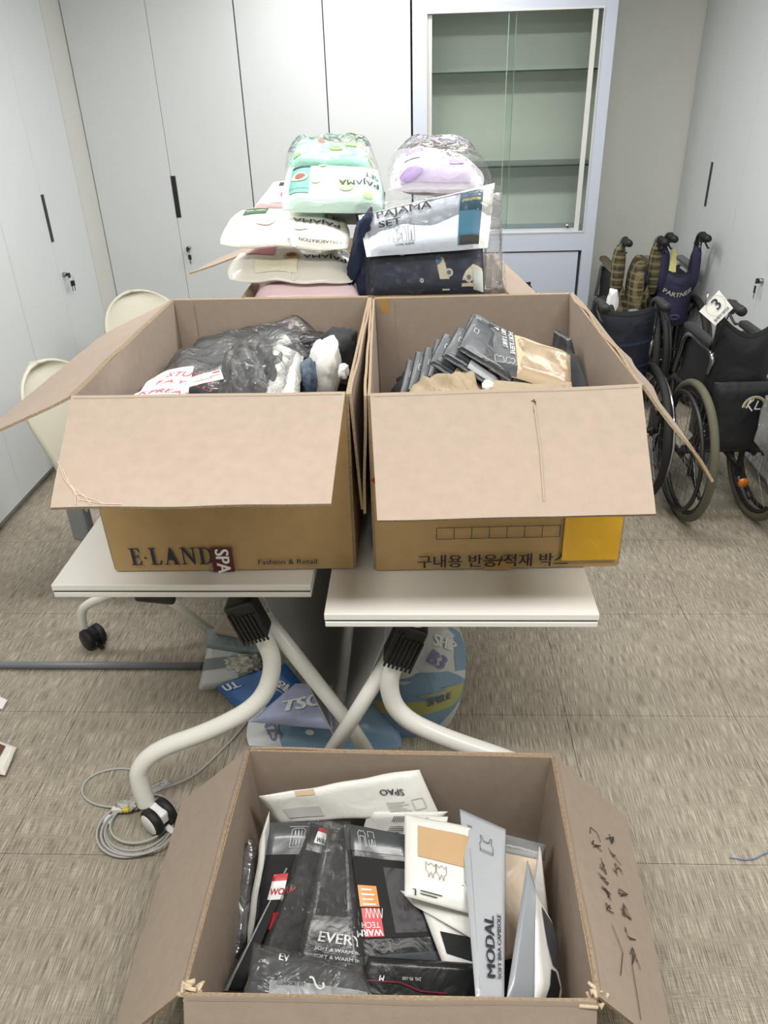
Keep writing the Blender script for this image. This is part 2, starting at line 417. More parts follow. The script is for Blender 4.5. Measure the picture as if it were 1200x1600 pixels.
def wardrobe_r(label, edges):
    t = thing('wardrobe', label, 'cabinet', (1.605, 0, 0))
    a, b = edges[0], edges[-1]
    MB().box(.02, .44, a, b, .055, 2.4).box(.05, .44, a+.01, b-.01, 0, .055).build('body', M['lamr'], t)
    for k in range(2):
        o = MB().box(0, .019, edges[k]+.0011, edges[k+1]-.0011, .06, 2.396, bev=.0012).build('door', M['lam'], t)
        if k == 0:
            y = edges[1]
            MB().box(-.003, .004, y-.026, y+.002, 1.05, 1.275).build('handle', mat('handle_recess', (22, 22, 24)), o)
            MB().lathe([(0, -.018), (.011, -.018), (.012, -.015), (.012, 0)], (0, y-.03, .855), (1, 0, 0), 18).build('lock', M['steel'], o)
            MB().box(-.034, -.018, y-.034, y-.026, .843, .868, bev=.003).build('key', M['blk'], o)
            MB().box(-.033, -.028, y-.04, y-.024, .80, .835, bev=.002).box(-.031, -.029, y-.035, y-.031, .775, .8).build('spare_key', M['blk'], o)
    return t
wardrobe_r('tall pale grey cabinet on the right wall touching the rear wall', [4.187, 4.645, 5.125])
wardrobe_r('tall pale grey cabinet on the right wall behind the wheelchair tagged 3', [3.27, 3.73, 4.185])
wardrobe_r('tall pale grey cabinet on the right wall outside the frame', [2.35, 2.81, 3.268])

# display case ---------------------------------------------------
t = thing('display_case', 'pale blue-grey display case with green-tinted sliding glass doors and glass shelves', 'display case', (0, 4.69, 0))
X0, X1 = -.022, 1.022; D = .40
b = MB(); b.box(X0, .05, 0, .04, 0, 2.4); b.box(.957, X1, 0, .04, 0, 2.4); b.box(.05, .957, 0, .04, 2.008, 2.4); b.box(.05, .957, 0, .04, .815, .915); b.box(.05, .957, 0, .04, 0, .08)
b.build('front_frame', M['case'], t)
b = MB(); b.box(X0, X0+.02, .04, D, 0, 2.4); b.box(X1-.02, X1, .04, D, 0, 2.4); b.box(X0+.02, X1-.02, .04, D, 2.38, 2.4); b.box(X0+.02, X1-.02, D-.012, D, 0, 2.38)
b.build('carcass', M['casein'], t)
MB().box(X0+.02, X1-.02, .04, D-.012, .86, .905).build('case_floor', M['case'], t)
b = MB(); e = .008
b.box(.05, .957, -.004, .012, 2.0, 2.008); b.box(.05, .957, -.004, .012, .915, .922); b.box(.05, .055, -.004, .012, .92, 2.0); b.box(.952, .957, -.004, .012, .92, 2.0)
b.build('opening_trim', M['alu'], t)
for k, (xa, xb, y) in enumerate(((.058, .515, .030), (.475, .928, .014))):
    d = MB().box(xa, xb, y, y+.005, .93, 1.995).build('glass_door', M['case_glass'], t)
    s_ = MB(); s_.box(xa-.002 if k == 0 else xb-.026, xa+.022 if k == 0 else xb, y-.006, y+.01, .925, 1.998); s_.build('door_stile', M['alu'], d)
    s_ = MB(); s_.box(xa, xb, y-.004, y+.008, .922, .938); s_.build('door_rail', M['case'], d)
    if k: MB().lathe([(0, -.024), (.010, -.024), (.011, -.02), (.007, -.018), (.007, 0)], (.86, y, .952), (0, 1, 0), 16).build('case_lock', M['chrome'], d)
    s_ = MB().box((xb if k == 0 else xa)-.0015, (xb if k == 0 else xa)+.0015, y-.0005, y+.0055, .938, 1.995).build('glass_edge', mat('pale_glass_edge', (150, 178, 165), .3), d)
for z in (1.737, 1.268):
    sh = MB().box(X0+.022, X1-.022, .075, D-.014, z-.008, z).build('shelf', M['shelf_glass'], t)
    MB().box(X0+.022, X1-.022, .0735, .075, z-.008, z).build('shelf_edge', M['glass_edge'], sh)
    for sx in (X0+.02, X1-.032):
        for sy in (.1, D-.05): MB().box(sx, sx+.012, sy-.008, sy+.008, z-.02, z-.008).build('shelf_pin', M['steel'], sh)
MB().box(.043, .495, .006, .024, .085, .806, bev=.002).build('lower_door', M['case'], t)
MB().box(.498, .940, .006, .024, .085, .806, bev=.002).build('lower_door', M['case'], t)
MB().box(.94, .957, .03, .04, .08, .815).box(.05, .957, .002, .004, .808, .813).build('door_gap', M['seam'], t)


# ================================================================ CARTONS
TH = .006
def carton(name, label, base, rim, z0, z1, flaps, extra=None, seed=0, group=None):
    """base, rim: front-left, front-right, back-right, back-left (x, y); flaps: side -> (outer corner 1, outer corner 2)"""
    cx = sum(p[0] for p in base)/4; cy = sum(p[1] for p in base)/4
    t = thing(name, label, 'cardboard box', (cx, cy, z0), 0, group)
    L = lambda p: (p[0]-cx, p[1]-cy, p[2]-z0)
    B = [(p[0], p[1], z0+.004) for p in base]; R = [(p[0], p[1], z1) for p in rim]
    pt = {}
    for k, (i, j, nm) in enumerate(((0, 1, 'front_panel'), (1, 2, 'side_panel'), (2, 3, 'back_panel'), (3, 0, 'side_panel'))):
        # inner face normal points inwards
        p = Patch(L(B[j]), L(B[i]), L(R[i]), L(R[j]), wr=.0012, wf=1.5, seed=seed+k)
        slab(nm, p, TH, M['card'], M['kraft'], M['flute'], t, 10, 8); pt[nm+str(k)] = p
    p = Patch(L(B[0]), L(B[1]), L(B[2]), L(B[3])); slab('bottom_panel', p, .004, M['card'], M['kraft'], M['flute'], t, 1, 1)
    for k, (side, (i, j)) in enumerate({'front': (0, 1), 'right': (1, 2), 'back': (2, 3), 'left': (3, 0)}.items()):
        if side not in flaps: continue
        oi, oj = flaps[side][:2]; kw = flaps[side][2] if len(flaps[side]) > 2 else {}
        a, b_ = V(R[i]), V(R[j])
        p = Patch(L(oi), L(oj), L(b_), L(a), wr=kw.get('wr', .004), wf=1.6, seed=seed+10+k, bow=0)
        sh_ = p.n*(TH+TH*1.2*(1-abs(p.n.z))); p.q = [q_+sh_ for q_ in p.q]
        f = slab('flap', p, TH, M['card'], M['kraft'], M['flute'], t, 16, 10); pt['flap_'+side] = (p, f)
        # pressed fold line beside the hinge
        sheet('crease', p, M['fold'], f, .01, .99, .968, .978, off=-.0004, nu=16, nv=1)
    return t, pt
def dr(p, d, a, l=.285):
    a = math.radians(a); return (p[0]+d[0]*l*math.cos(a), p[1]+d[1]*l*math.cos(a), p[2]-l*math.sin(a))
def ragged(t, pt, side, w=.02):
    pass

# left table carton
ZT = .722
t, pt = carton('cardboard_box', 'open brown cardboard box on the left table, dark red tape on its printed front',
 [(-.722, 1.503), (-.155, 1.514), (-.155, 2.305), (-.73, 2.31)], [(-.732, 1.506), (-.152, 1.509), (-.149, 2.301), (-.738, 2.312)], ZT, 1.162,
 {'front': ((-0.67,1.195,1.065), (-0.158,1.204,1.065)),
  'left': (dr((-.738, 2.312, 1.162), (-1, 0), 25), dr((-.732, 1.506, 1.162), (-1, 0), 24)),
  'right': ((-.138, 1.509, .885), (-.135, 2.301, .88)), 'back': ((-.149, 2.325, .88), (-.738, 2.33, .88))}, seed=3)
fp = pt['front_panel0']; W = fp.lu
# outside front of the box: its own patch, facing the camera
cx, cy = t.location.x, t.location.y
def outface(t, a, b, c, d, off=.0075):
    o = V(t.location); return Patch(V(a)-o, V(b)-o, V(c)-o, V(d)-o, wr=0)
of = outface(t, (-.722, 1.494, .726), (-.155, 1.505, .726), (-.152, 1.498, 1.16), (-.732, 1.495, 1.16))
# serif capitals drawn stroke by stroke
SER = {
 'E': [[(0, 0), (.55, 0), (.6, .25), (.54, .25), (.44, .06), (.26, .06), (.26, .47), (.40, .47), (.44, .36), (.48, .36), (.48, .65), (.44, .65), (.40, .54), (.26, .54), (.26, .94), (.42, .94), (.50, .76), (.55, .76), (.52, 1), (0, 1), (0, .95), (.1, .93), (.1, .07), (0, .05)]],
 'L': [[(0, 0), (.56, 0), (.62, .28), (.56, .28), (.46, .06), (.27, .06), (.27, .93), (.37, .95), (.37, 1), (0, 1), (0, .95), (.1, .93), (.1, .07), (0, .05)]],
 'A': [[(0, 0), (.24, 0), (.24, .05), (.16, .06), (.22, .27), (.46, .27), (.52, .06), (.44, .05), (.44, 0), (.78, 0), (.78, .05), (.70, .06), (.43, 1), (.35, 1), (.09, .06), (0, .05)]],
 'N': [[(0, 0), (.26, 0), (.26, .05), (.17, .07), (.17, .80), (.62, 0), (.70, 0), (.70, .93), (.79, .95), (.79, 1), (.53, 1), (.53, .95), (.62, .93), (.62, .30), (.24, 1), (0, 1), (0, .95), (.10, .93), (.10, .07), (0, .05)]],
 'D': [[(0, 0), (.40, 0), (.62, .12), (.74, .32), (.76, .52), (.72, .72), (.60, .90), (.42, 1), (0, 1), (0, .95), (.1, .93), (.1, .07), (0, .05)]],
}
def serif(pt, s, u, v, size, m, parent):
    bm = bmesh.new(); x = 0
    for ch in s:
        if ch == '.':
            polys = [[(0, .43), (.09, .34), (.18, .43), (.09, .52)]]; adv = .30
        else: polys = SER[ch]; adv = max(p[0] for p in polys[0])+.10
        for poly in polys:
            vv = [bm.verts.new((x+a, b_, 0)) for a, b_ in poly]; bm.faces.new(vv)
        x += adv
    bm.normal_update(); bmesh.ops.triangulate(bm, faces=bm.faces[:])
    vs = [pt.P(u+q.co.x*size/pt.lu, v+q.co.y*size/pt.lv, .002) for q in bm.verts]; bm.verts.index_update()
    fs = [tuple(q.index for q in f.verts) for f in bm.faces]; bm.free()
    return raw('printed_text', vs, fs, m, parent=parent)
# 'D' needs its hollow: two half strokes
SER['D'] = [[(0, 0), (.40, 0), (.40, .06), (.27, .06), (.27, .94), (.40, .94), (.40, 1), (0, 1), (0, .95), (.1, .93), (.1, .07), (0, .05)],
            [(.40, 0), (.60, .10), (.74, .30), (.77, .52), (.73, .72), (.60, .90), (.40, 1), (.40, .94), (.50, .84), (.57, .68), (.59, .50), (.57, .30), (.50, .14), (.40, .06)]]
serif(of, 'E.LAND', .075, .045, .047, M['navyink'], t)
ser2 = text(of, 'Fashion & Retail', .605, .045, .0195, M['navyink'], t, sx=1.12, bold=.02)
o = sheet('maroon_tape', of, M['mtape'], t, .415, .505, .0, .155, off=.0035, nu=3, nv=4)
text(of, 'SPA', .435, .148, .046, M['white'], o, ang=-PI/2, off=.0048, sx=.9, bold=.03)
sheet('glue_tab', pt['back_panel2'], M['card'], t, .002, .10, .02, .98, off=.003, nu=2, nv=8)
M['rip'] = mat('ripped_paper', (206, 186, 160), .95, var=.15, vs=80)
# crushed folds at the flap's left corner
fp_, fo = pt['flap_front']
for k in range(4):
    strokes(fp_, [[(.0+.012*k, .10-.022*k+.02), (.02+.012*k, .07-.018*k), (.045+.02*k, .035-.01*k), (.05+.03*k, .004)]], .0018, mat('pressed_card', (188, 170, 151), .9), fo, u0=.0, v0=.0, off=.0012, name='crush_mark')

# right table carton
t, pt = carton('cardboard_box', 'open brown cardboard box on the right table, yellow tape on its front',
 [(-.101, 1.505), (.461, 1.521), (.455, 2.3), (-.115, 2.29)], [(-.1, 1.499), (.46, 1.531), (.447, 2.302), (-.128, 2.287)], ZT, 1.162,
 {'front': ((-0.077,1.222,1.02), (0.434,1.241,1.02)),
  'right': (dr((.46, 1.525, 1.162), (1, -.03), 51), dr((.447, 2.302, 1.162), (1, 0), 46), {'wr': .012}),
  'left': ((-.124, 2.287, .885), (-.112, 1.499, .88)), 'back': ((.447, 2.325, .88), (-.13, 2.31, .88))}, seed=31)
of = outface(t, (-.101, 1.495, .726), (.461, 1.511, .726), (.46, 1.521, 1.16), (-.1, 1.489, 1.16))
text(of, '구내용 반응/적재 박스', .17, .03, .0385, M['ink'], t, sx=1.0, bold=.018, off=.0035)
sheet('yellow_tape', of, M['ytape'], t, .765, .995, .055, .62, off=.0042, nu=6, nv=6)
sheet('brown_tape', of, M['ptape'], t, .45, .56, .0, .055, off=.001, nu=3, nv=2)
strokes(of, [[(0, 0), (.28, 0), (.28, .03), (0, .03), (0, 0)]]+[[(.04*k, 0), (.04*k, .03)] for k in range(1, 7)], .0015, M['ink'], t, u0=.25, v0=.20, off=.0015, name='printed_grid')
strokes(of, [[(0, 0), (.02, .02), (.01, .05), (.03, .09)]], .012, mat('red_print', (150, 32, 34), .6), t, u0=.0, v0=.55, off=.0015, name='red_print')
sheet('kraft_sticker', pt['back_panel2'], M['ptape'], t, .025, .075, .90, 1.0, off=.002, nu=2, nv=3)
sheet('glue_tab', pt['back_panel2'], M['card'], t, .002, .10, .02, .98, off=.0012, nu=2, nv=8)
fp_, fo = pt['flap_front']
strokes(fp_, [[(0, 0), (.002, -.012), (-.001, -.03), (.002, -.05)], [(-.005, -.004), (.004, -.007)]], .0026, mat('slit', (70, 50, 40), .9), fo, u0=.60, v0=.90, off=.001, name='slit')
strokes(fp_, [[(0, 0), (.004, -.12), (.002, -.24)]], .0035, M['fold'], fo, u0=.60, v0=.86, off=.0012, name='crease')

# floor carton
F0 = [(-.405, .722), (.293, .728), (.298, 1.252), (-.396, 1.262)]
t, pt = carton('cardboard_box', 'open brown cardboard box on the floor, handwriting on its right flap',
 [(-.39, .735), (.28, .738), (.285, 1.245), (-.385, 1.25)], F0, .001, .38,
 {'front': (dr((-.405, .722, .38), (0, -1), 62, .25), dr((.293, .728, .38), (0, -1), 62, .25)),
  'left': (dr((-.396, 1.262, .38), (-1, .02), 45, .26), dr((-.405, .722, .38), (-1, -.05), 50, .265)),
  'right': (dr((.293, .728, .38), (1, .05), 52, .27), dr((.298, 1.252, .38), (1, .0), 47, .27)),
  'back': ((.3, 1.285, .12), (-.4, 1.295, .12))}, seed=55)
fr_, fo = pt['flap_right']
# handwriting in pen, running along the flap
random.seed(11)
def scribble(x0, x1, y, h, n):
    L_ = []; x = x0
    while x < x1:
        wd = h*random.uniform(.5, .95)
        for q in range(random.choice((3, 4))):
            L_.append([(x+random.uniform(0, wd), y+random.uniform(0, h)) for _ in range(2)]+[(x+random.uniform(.4, 1)*wd, y+random.uniform(0, .8)*h)])
        x += wd*1.25
    return L_
hand = scribble(.0, .26, 0, .045, 0)+scribble(.06, .22, -.065, .04, 0)+[[(.26, .02), (.30, .0), (.40, -.01)], [(.245, -.05), (.29, -.03), (.345, -.06)], [(.05, -.062), (.03, -.055), (.03, -.03), (.05, -.024)]]
strokes(fr_, hand, .0022, M['pen'], fo, u0=.80, v0=.45, ang=PI, off=.002, name='handwriting')
random.seed(7)
# ripped corners of the rim
for (x, y, s_) in ((-.397, .728, 1), (.289, .733, -1)):
    b = MB()
    for k in range(9):
        a = V((x+random.uniform(-.012, .012), y+random.uniform(-.01, .014), .37+random.uniform(-.012, .012)))
        b.tube([a, a+V((random.uniform(-.02, .02), random.uniform(-.014, .014), random.uniform(-.004, .005))), a+V((random.uniform(-.02, .02), random.uniform(-.012, .012), random.uniform(0, .004)))], (.006, .003), 5)
    o = b.build('ripped_corner', M['rip'], None); o.parent = t; o.location = -V(t.location)

# carton behind the two, with the pajama packs
t3, pt3 = carton('cardboard_box', 'open brown cardboard box piled high with pajama packs',
 [(-.53, 2.362), (.262, 2.352), (.27, 2.92), (-.53, 2.925)], [(-.532, 2.359), (.264, 2.348), (.275, 2.92), (-.532, 2.925)], ZT, 1.155,
 {'left': (dr((-.532, 2.925, 1.155), (-1, 0), 62), dr((-.532, 2.359, 1.155), (-1, 0), 62)),
  'right': (dr((.264, 2.348, 1.155), (1, 0), 33), dr((.27, 2.88, 1.155), (1, -.1), 40, .25), {'wr': .01})}, seed=71)
# farthest carton: only a flap shows
t4, pt4 = carton('cardboard_box', 'farthest cardboard box, hidden by pajama packs except one flap out left',
 [(-.62, 2.96), (.1, 2.96), (.1, 3.22), (-.62, 3.22)], [(-.62, 2.96), (.1, 2.96), (.1, 3.22), (-.62, 3.22)], ZT, 1.17,
 {'left': ((-0.882,3.22,1.066), (-0.867,2.96,1.093))}, seed=81)


# ================================================================ FOLDING TABLES
def caster(parent, c, yaw, white=True):
    """twin-wheel caster standing on the floor at c=(x,y)"""
    h = MB().box(-.012, .012, -.03, .026, .028, .064, bev=.006, mtx=Matrix.Translation((c[0], c[1], .006)) @ Matrix.Rotation(yaw, 4, 'Z')).build('caster', M['white'] if white else M['blk2'], parent)
    R_ = Matrix.Rotation(yaw, 3, 'Z'); ax = R_ @ V((1, 0, 0))
    for s in (-1, 1):
        p = V((c[0], c[1], .039))+ax*s*.022
        MB().lathe([(.0, -.012), (.032, -.013), (.038, -.009), (.039, 0), (.038, .009), (.032, .012), (.0, .012)], p, ax, 22).build('caster_wheel', M['blk2'], h)
        q = p+ax*s*.0135
        MB().lathe([(0, .0015), (.028, .0015), (.031, -.001)], q, ax*s, 22).build('wheel_cap', M['white'] if white else M['blk'], h)
    MB().box(-.008, .008, -.055, -.026, .012, .022, bev=.003, mtx=Matrix.Translation((c[0], c[1], 0)) @ Matrix.Rotation(yaw, 4, 'Z')).build('brake_lever', M['white'] if white else M['blk'], h)
def table(label, x0, x1, y0, y1, curve, brace, clamp, sgn, lever, feet, panel):
    t = thing('folding_table', label, 'table', ((x0+x1)/2, (y0+y1)/2, 0))
    off = V(t.location)
    def ch(o): o.location = -off; return o
    top = ch(MB().box(x0, x1, y0, y1, .705, .722, bev=.002).build('tabletop', M['wtab'], t))
    MB().box(x0+.003, x1-.003, y0+.003, y1-.003, .700, .705).build('edge_groove', M['seam'], top)
    MB().box(x0+.001, x1-.001, y0+.001, y1-.001, .686, .700, bev=.002).build('lower_board', M['wtab'], top)
    for k, dy in enumerate((0, y1-y0-.36)):
        S_ = lambda p: V(p)+V((0, dy, 0))
        lg = ch(MB().tube([S_(p) for p in curve], .0235, 16, smooth_pts=3).build('curved_leg', M['tube'], t))
        ch(MB().tube([S_(p) for p in brace], .020, 14).build('brace_leg', M['tube'], t))
        # ribbed clamp: a swept block with ridges
        a, b_ = S_(clamp[0]), S_(clamp[1]); d = (b_-a); ln = d.length; d.normalize()
        yv = V((0, 1, 0)); xv = yv.cross(d).normalized(); yv = d.cross(xv)
        mtx = Matrix((( xv.x, yv.x, d.x, a.x), (xv.y, yv.y, d.y, a.y), (xv.z, yv.z, d.z, a.z), (0, 0, 0, 1)))
        c = MB().box(-.036, .036, -.030, .030, 0, ln, bev=.008, mtx=mtx)
        cl = ch(c.build('clamp', M['blk'], t))
        rb = MB()
        for q in range(7): rb.box(-.033+q*.0105-.0028, -.033+q*.0105+.0028, -.0345, -.029, .02+(q < 5)*.012, ln+.004, bev=.0015, mtx=mtx)
        rb.build('clamp_ribs', M['blk'], cl)
        ch(MB().box(min(a.x, b_.x)-.05, max(a.x, b_.x)+.05, a.y-.025, a.y+.025, .672, .69, bev=.004).build('bracket', M['blk'], t))
        for f in feet:
            caster_parent = lg
            caster(lg, (f[0], f[1]+dy), f[2])
    # beam joining the two frames
    ch(MB().tube([(clamp[0][0], clamp[0][1]+.04, .655), (clamp[0][0], clamp[0][1]+y1-y0-.42, .655)], .022, 12).build('beam', M['tube'], t))
    ch(MB().box(-.05, .05, -.012, .012, -.012, .012, bev=.008, mtx=Matrix.Translation(lever) @ Matrix.Rotation(.12*sgn, 4, 'Y')).build('release_lever', M['blk'], t))
    if panel:
        a, b_ = panel   # near top, near bottom
        L_ = y1-a[1]-.2
        p = Patch(a, b_, V(b_)+V((0, L_, 0)), V(a)+V((0, L_, 0)), flip=False)
        if p.n.x < 0 and False: pass
        mp = ch(slab('modesty_panel', p, .0025, M['panel'], M['panel'], M['alu'], t, 2, 6))
        vs = []; fs = []
        dot = mat('punched_slot', (176, 178, 178), .5)
        for sd in (1, -1):
            for j in range(9):
                for i in range(4):
                    u, v = .12+.17*i, .03+.075*j+.02*(i % 2); k_ = len(vs)
                    for du, dv in ((-.008, 0), (0, -.0028), (.008, 0), (0, .0028)): vs.append(p.P(u+du/p.lu*.6, v+dv*1.5, .0008 if sd > 0 else 0)-p.n*(0 if sd > 0 else .0035))
                    fs.append((k_, k_+1, k_+2, k_+3))
        raw('punched_slots', vs, fs, dot, parent=mp)
    return t
table('white training table under the left box, curved leg ending beside the coiled cable', -.862, -.25, 1.445, 3.245,
 [(-0.425,1.5,0.595), (-0.389,1.5,0.526), (-0.367,1.49,0.441), (-0.412,1.47,0.328), (-0.545,1.44,0.262), (-0.686,1.41,0.226), (-0.74,1.39,0.177), (-0.741,1.38,0.128), (-0.731,1.37,0.065)],
 [(-0.386,1.53,0.562), (-0.194,1.53,0.202), (-0.104,1.53,-0.01)], ((-0.437,1.49,0.651), (-0.4,1.49,0.544)), 1, (-0.656,1.53,0.624),
 [(-.695, 1.35, .95)], ((-0.396,1.56,0.62), (-0.233,1.56,0.097)))
table('white training table under the right box, its end nearest the camera', -.208, .386, 1.335, 3.135,
 [(-0.008,1.42,0.648), (-0.054,1.42,0.533), (-0.081,1.42,0.442), (-0.054,1.41,0.35), (0.054,1.39,0.297), (0.228,1.36,0.251), (0.306,1.34,0.221), (0.312,1.33,0.121)],
 [(-0.058,1.45,0.528), (-0.171,1.45,0.305), (-0.27,1.45,0.116)], ((-0.011,1.42,0.638), (-0.055,1.42,0.523)), -1, (0.176,1.42,0.642),
 [(.262, 1.315, -.4)], ((-0.085,1.5,0.516), (-0.216,1.5,0.149)))

# chairs ---------------------------------------------------------
def chair(label, loc, rz):
    t = thing('chair', label, 'chair', loc, rz)
    # shell: seat and back in one moulded sheet; local +x is forward
    vs = []; fs = []; nu, nv = 20, 26
    for j in range(nv+1):
        s = 1-(1-j/nv)**1.6
        for i in range(nu+1):
            y = (i/nu*2-1)
            if s < .5:
                q = s/.5; x = .21-.40*q; z = .44-.02*math.sin(q*PI)+.012*abs(y)**3*4*(1-q)
                wd = .215+.015*math.sin(q*PI); rnd_ = .07*max(0, 1-q*5)**1
                x -= rnd_*abs(y)**3
            else:
                q = (s-.5)/.5; x = -.19-.10*q-.06*q*q; z = .44+.40*q-.0
                wd = .225*(math.sqrt(max(.0, 1-max(0, (q-.45)/.55)**2.6))) if q > .45 else .225
                x += .045*y*y*(1-q*.3); z += 0
            if 0 < s-.42 < .16: z += .03*math.sin((s-.42)/.16*PI); x += -.02*math.sin((s-.42)/.16*PI)
            vs.append((x, y*wd, z))
    for j in range(nv):
        for i in range(nu): k = j*(nu+1)+i; fs.append((k, k+1, k+nu+2, k+nu+1))
    o = raw('shell', vs, fs, M['beige'], parent=t, smooth=True)
    md = o.modifiers.new('th', 'SOLIDIFY'); md.thickness = .012; md.offset = 0
    MB().box(-.24, -.16, -.16, -.11, .17, .46, bev=.012).box(-.24, -.16, .11, .16, .17, .46, bev=.012).box(-.2, .1, -.14, .14, .395, .42, bev=.008).build('seat_frame', M['grey'], t)
    MB().box(-.22, -.17, -.152, -.118, .06, .20, bev=.01).box(-.22, -.17, .118, .152, .06, .20, bev=.01).build('leg_sleeve', mat('light_grey_plastic', (176, 182, 184), .4), t)
    for sy in (-1, 1):
        l = MB().tube([(-.10, sy*.13, .40), (-.18, sy*.134, .30), (-.195, sy*.135, .18), (-.195, sy*.135, .0)], .013, 10, smooth_pts=2).build('leg', M['tube'], t)
        l = MB().tube([(-.02, sy*.14, .40), (.02, sy*.2, .28), (.13, sy*.235, .10), (.16, sy*.24, .0)], .013, 10, smooth_pts=2).build('leg', M['tube'], t)
    return t
chair('beige shell chair nearest the camera, its back half hidden by the left box flap', (-1.10, 2.64, 0), -.2)
chair('beige shell chair standing deeper in the room, only its rounded back top showing', (-1.17, 3.58, 0), -.7)

# white tubular frame on casters under the left table
t = thing('rolling_frame', 'white tubular frame with black casters reaching out left under the left table', 'frame', (-.94, 2.12, 0))
o_ = V((-.94, 2.12, 0))
L1 = MB().tube([V(q)-o_ for q in ((-1.185,2.11,0.044), (-1.183,2.11,0.123), (-1.159,2.11,0.171), (-1.058,2.12,0.21), (-0.905,2.14,0.283))]+[(.06, .02, .42)], .0155, 12, smooth_pts=3).build('curved_leg', M['tube'], t); caster(L1, (-.214, -.02), .9, False)
L2 = MB().tube([V(q)-o_ for q in ((-0.722,2.13,0.024), (-0.871,2.13,0.181), (-0.943,2.14,0.257))]+[(-.06, .02, .42)], .0155, 12).build('brace_leg', M['tube'], t)
MB().box(-.12, .12, 0, .04, .40, .43, bev=.006).build('cross_bar', M['blk'], t)


# ================================================================ PACKS AND CLOTHES
def pack(name, label, cat, q, t, m, group=None, n=26, front=None, **kw):
    c = sum((V(x) for x in q), V())/4
    pt = Patch(*[V(x)-c for x in q], t=t, **kw)
    o = pouch(name, pt, m, None, n, n); o.location = c
    tag(o, label, cat, group)
    return o, pt
PJ = dict(cream=mat('cream_bag', (228, 224, 214), .35, var=.04, crumple=.25, cs=12, coat=.3), mint=mat('mint_bag', (208, 238, 226), .35, var=.05, vs=4, crumple=.25, cs=12, coat=.3),
 lilac=mat('lilac_white_bag', (236, 230, 244), .35, var=.04, crumple=.25, coat=.3), pink=mat('pink_bag', (242, 216, 222), .4, crumple=.25, coat=.2),
 white=mat('white_bag', (224, 223, 218), .32, var=.03, crumple=.2, cs=14, coat=.3), dark=mat('dark_bag', (38, 39, 41), .34, var=.15, vs=14, crumple=.35, cs=16, coat=.2),
 slate=mat('slate_header', (62, 68, 74), .5, var=.05, crumple=.2, cs=14, coat=.08), black=mat('black_fabric', (27, 27, 29), .8, var=.15, crumple=.3), navy=mat('navy_fleece', (30, 40, 66), .9, var=.2, vs=9, crumple=.4, cs=8),
 tan=mat('tan_fabric', (196, 174, 144), .75, var=.05, crumple=.3), khaki=mat('khaki_cloth', (160, 144, 118), .85, var=.10, crumple=.8, cs=12), hook=mat('white_hook', (240, 240, 238), .3))
GR = M['ink']
def jacket_icon(): return [[(0, 0), (0, .6), (.08, .9), (.3, 1), (.45, .85), (.6, 1), (.82, .9), (.9, .6), (.9, 0), (.68, 0), (.68, .55), (.45, .0), (.22, .0), (.22, .55)], [(.45, .85), (.45, 0)], [(.3, 1), (.45, .72), (.6, 1)], [(1.0, 0), (1.0, 1), (1.3, 1), (1.3, 0), (1.16, 0), (1.15, .7), (1.12, 0), (1.0, 0)], [(.22, .2), (.68, .2)], [(.55, .6), (.64, .6), (.64, .5), (.55, .5), (.55, .6)]]
def top_icon(): return [[(0, 0), (0, .5), (.08, .62), (.05, 1), (.12, 1), (.2, .7), (.5, .7), (.58, 1), (.65, 1), (.62, .62), (.7, .5), (.7, 0), (0, 0)], [(0, .12), (.7, .12)], [(.2, .7), (.3, .62), (.4, .62), (.5, .7)]]
def set_icon(): return [[(0, 0), (0, .8), (.15, 1), (.25, .9), (.4, 1), (.5, .8), (.5, 0), (.4, 0), (.4, .6), (.1, .6), (.1, 0), (0, 0)], [(.7, .1), (.7, 1), (1.1, 1), (1.1, .1), (1, 0), (.92, .5), (.8, 0), (.7, .1)]]
def hook(pt, u, v, parent, s=.02):
    ln = [(-.6, .6), (-.2, .75), (0, .3), (.0, 0), (.3, -.5), (.8, -.5), (1.05, -.1), (.95, .25)]
    P_ = [pt.P(u+x*s/pt.lu, v+y*s/pt.lv, .004) for x, y in ln]
    return MB().tube(P_, s*.13, 6, smooth_pts=1).build('hanger_hook', PJ['hook'], parent)

# --- pajama packs on the rear carton
o, p = pack('pajama_pack', 'pink dog-print pajama pack lying lowest in the rear box', 'pajama pack', [(-0.517,2.4,1.133), (-0.161,2.4,1.127), (-0.2,2.62,1.123), (-0.536,2.62,1.129)], .045, PJ['pink'], wr=.003, seed=1)
dogw = mat('dog_print_white', (228, 222, 218), .6); dogk = mat('dog_print_dark', (60, 52, 54), .6)
for u in (.25, .62):
    blob('dog_print', p, dogk, o, u, .36, .0225, off=.0012, seed=2); blob('dog_print', p, dogw, o, u, .36, .019, seed=2); blob('dog_print', p, dogk, o, u-.05, .42, .009, off=.003); blob('dog_print', p, dogk, o, u+.05, .42, .009, off=.003); blob('dog_print', p, dogk, o, u+.01, .28, .004, off=.003)
for u in (.47, .8): blob('heart_print', p, mat('rose_print', (206, 84, 104), .6), o, u, .42, .008)
o, p = pack('pajama_pack', 'lower of the two cream pajama packs, its rim curling forward', 'pajama pack',
 [(-0.604,2.4,1.194), (-0.181,2.4,1.179), (-0.216,2.62,1.244), (-0.604,2.62,1.239)], .026, PJ['cream'], wr=.012, wf=2.4, seed=4, edge=.22, rnd=.35)
text(p, 'PAJAMA', .935, .55, .034, GR, o, ang=PI, bold=.02, sx=1.15); text(p, 'SET', .965, .80, .030, GR, o, ang=PI, bold=.02, sx=1.1)
sheet('pink_label', p, mat('pink_print', (226, 150, 170), .5), o, .12, .36, .62, .95)
blob('food_print', p, mat('tan_print', (196, 160, 110), .6), o, .50, .55, .020, seed=5, asp=1.3); blob('food_print', p, mat('brown_print', (120, 84, 56), .6), o, .50, .56, .011, off=.003, seed=6, asp=1.5)
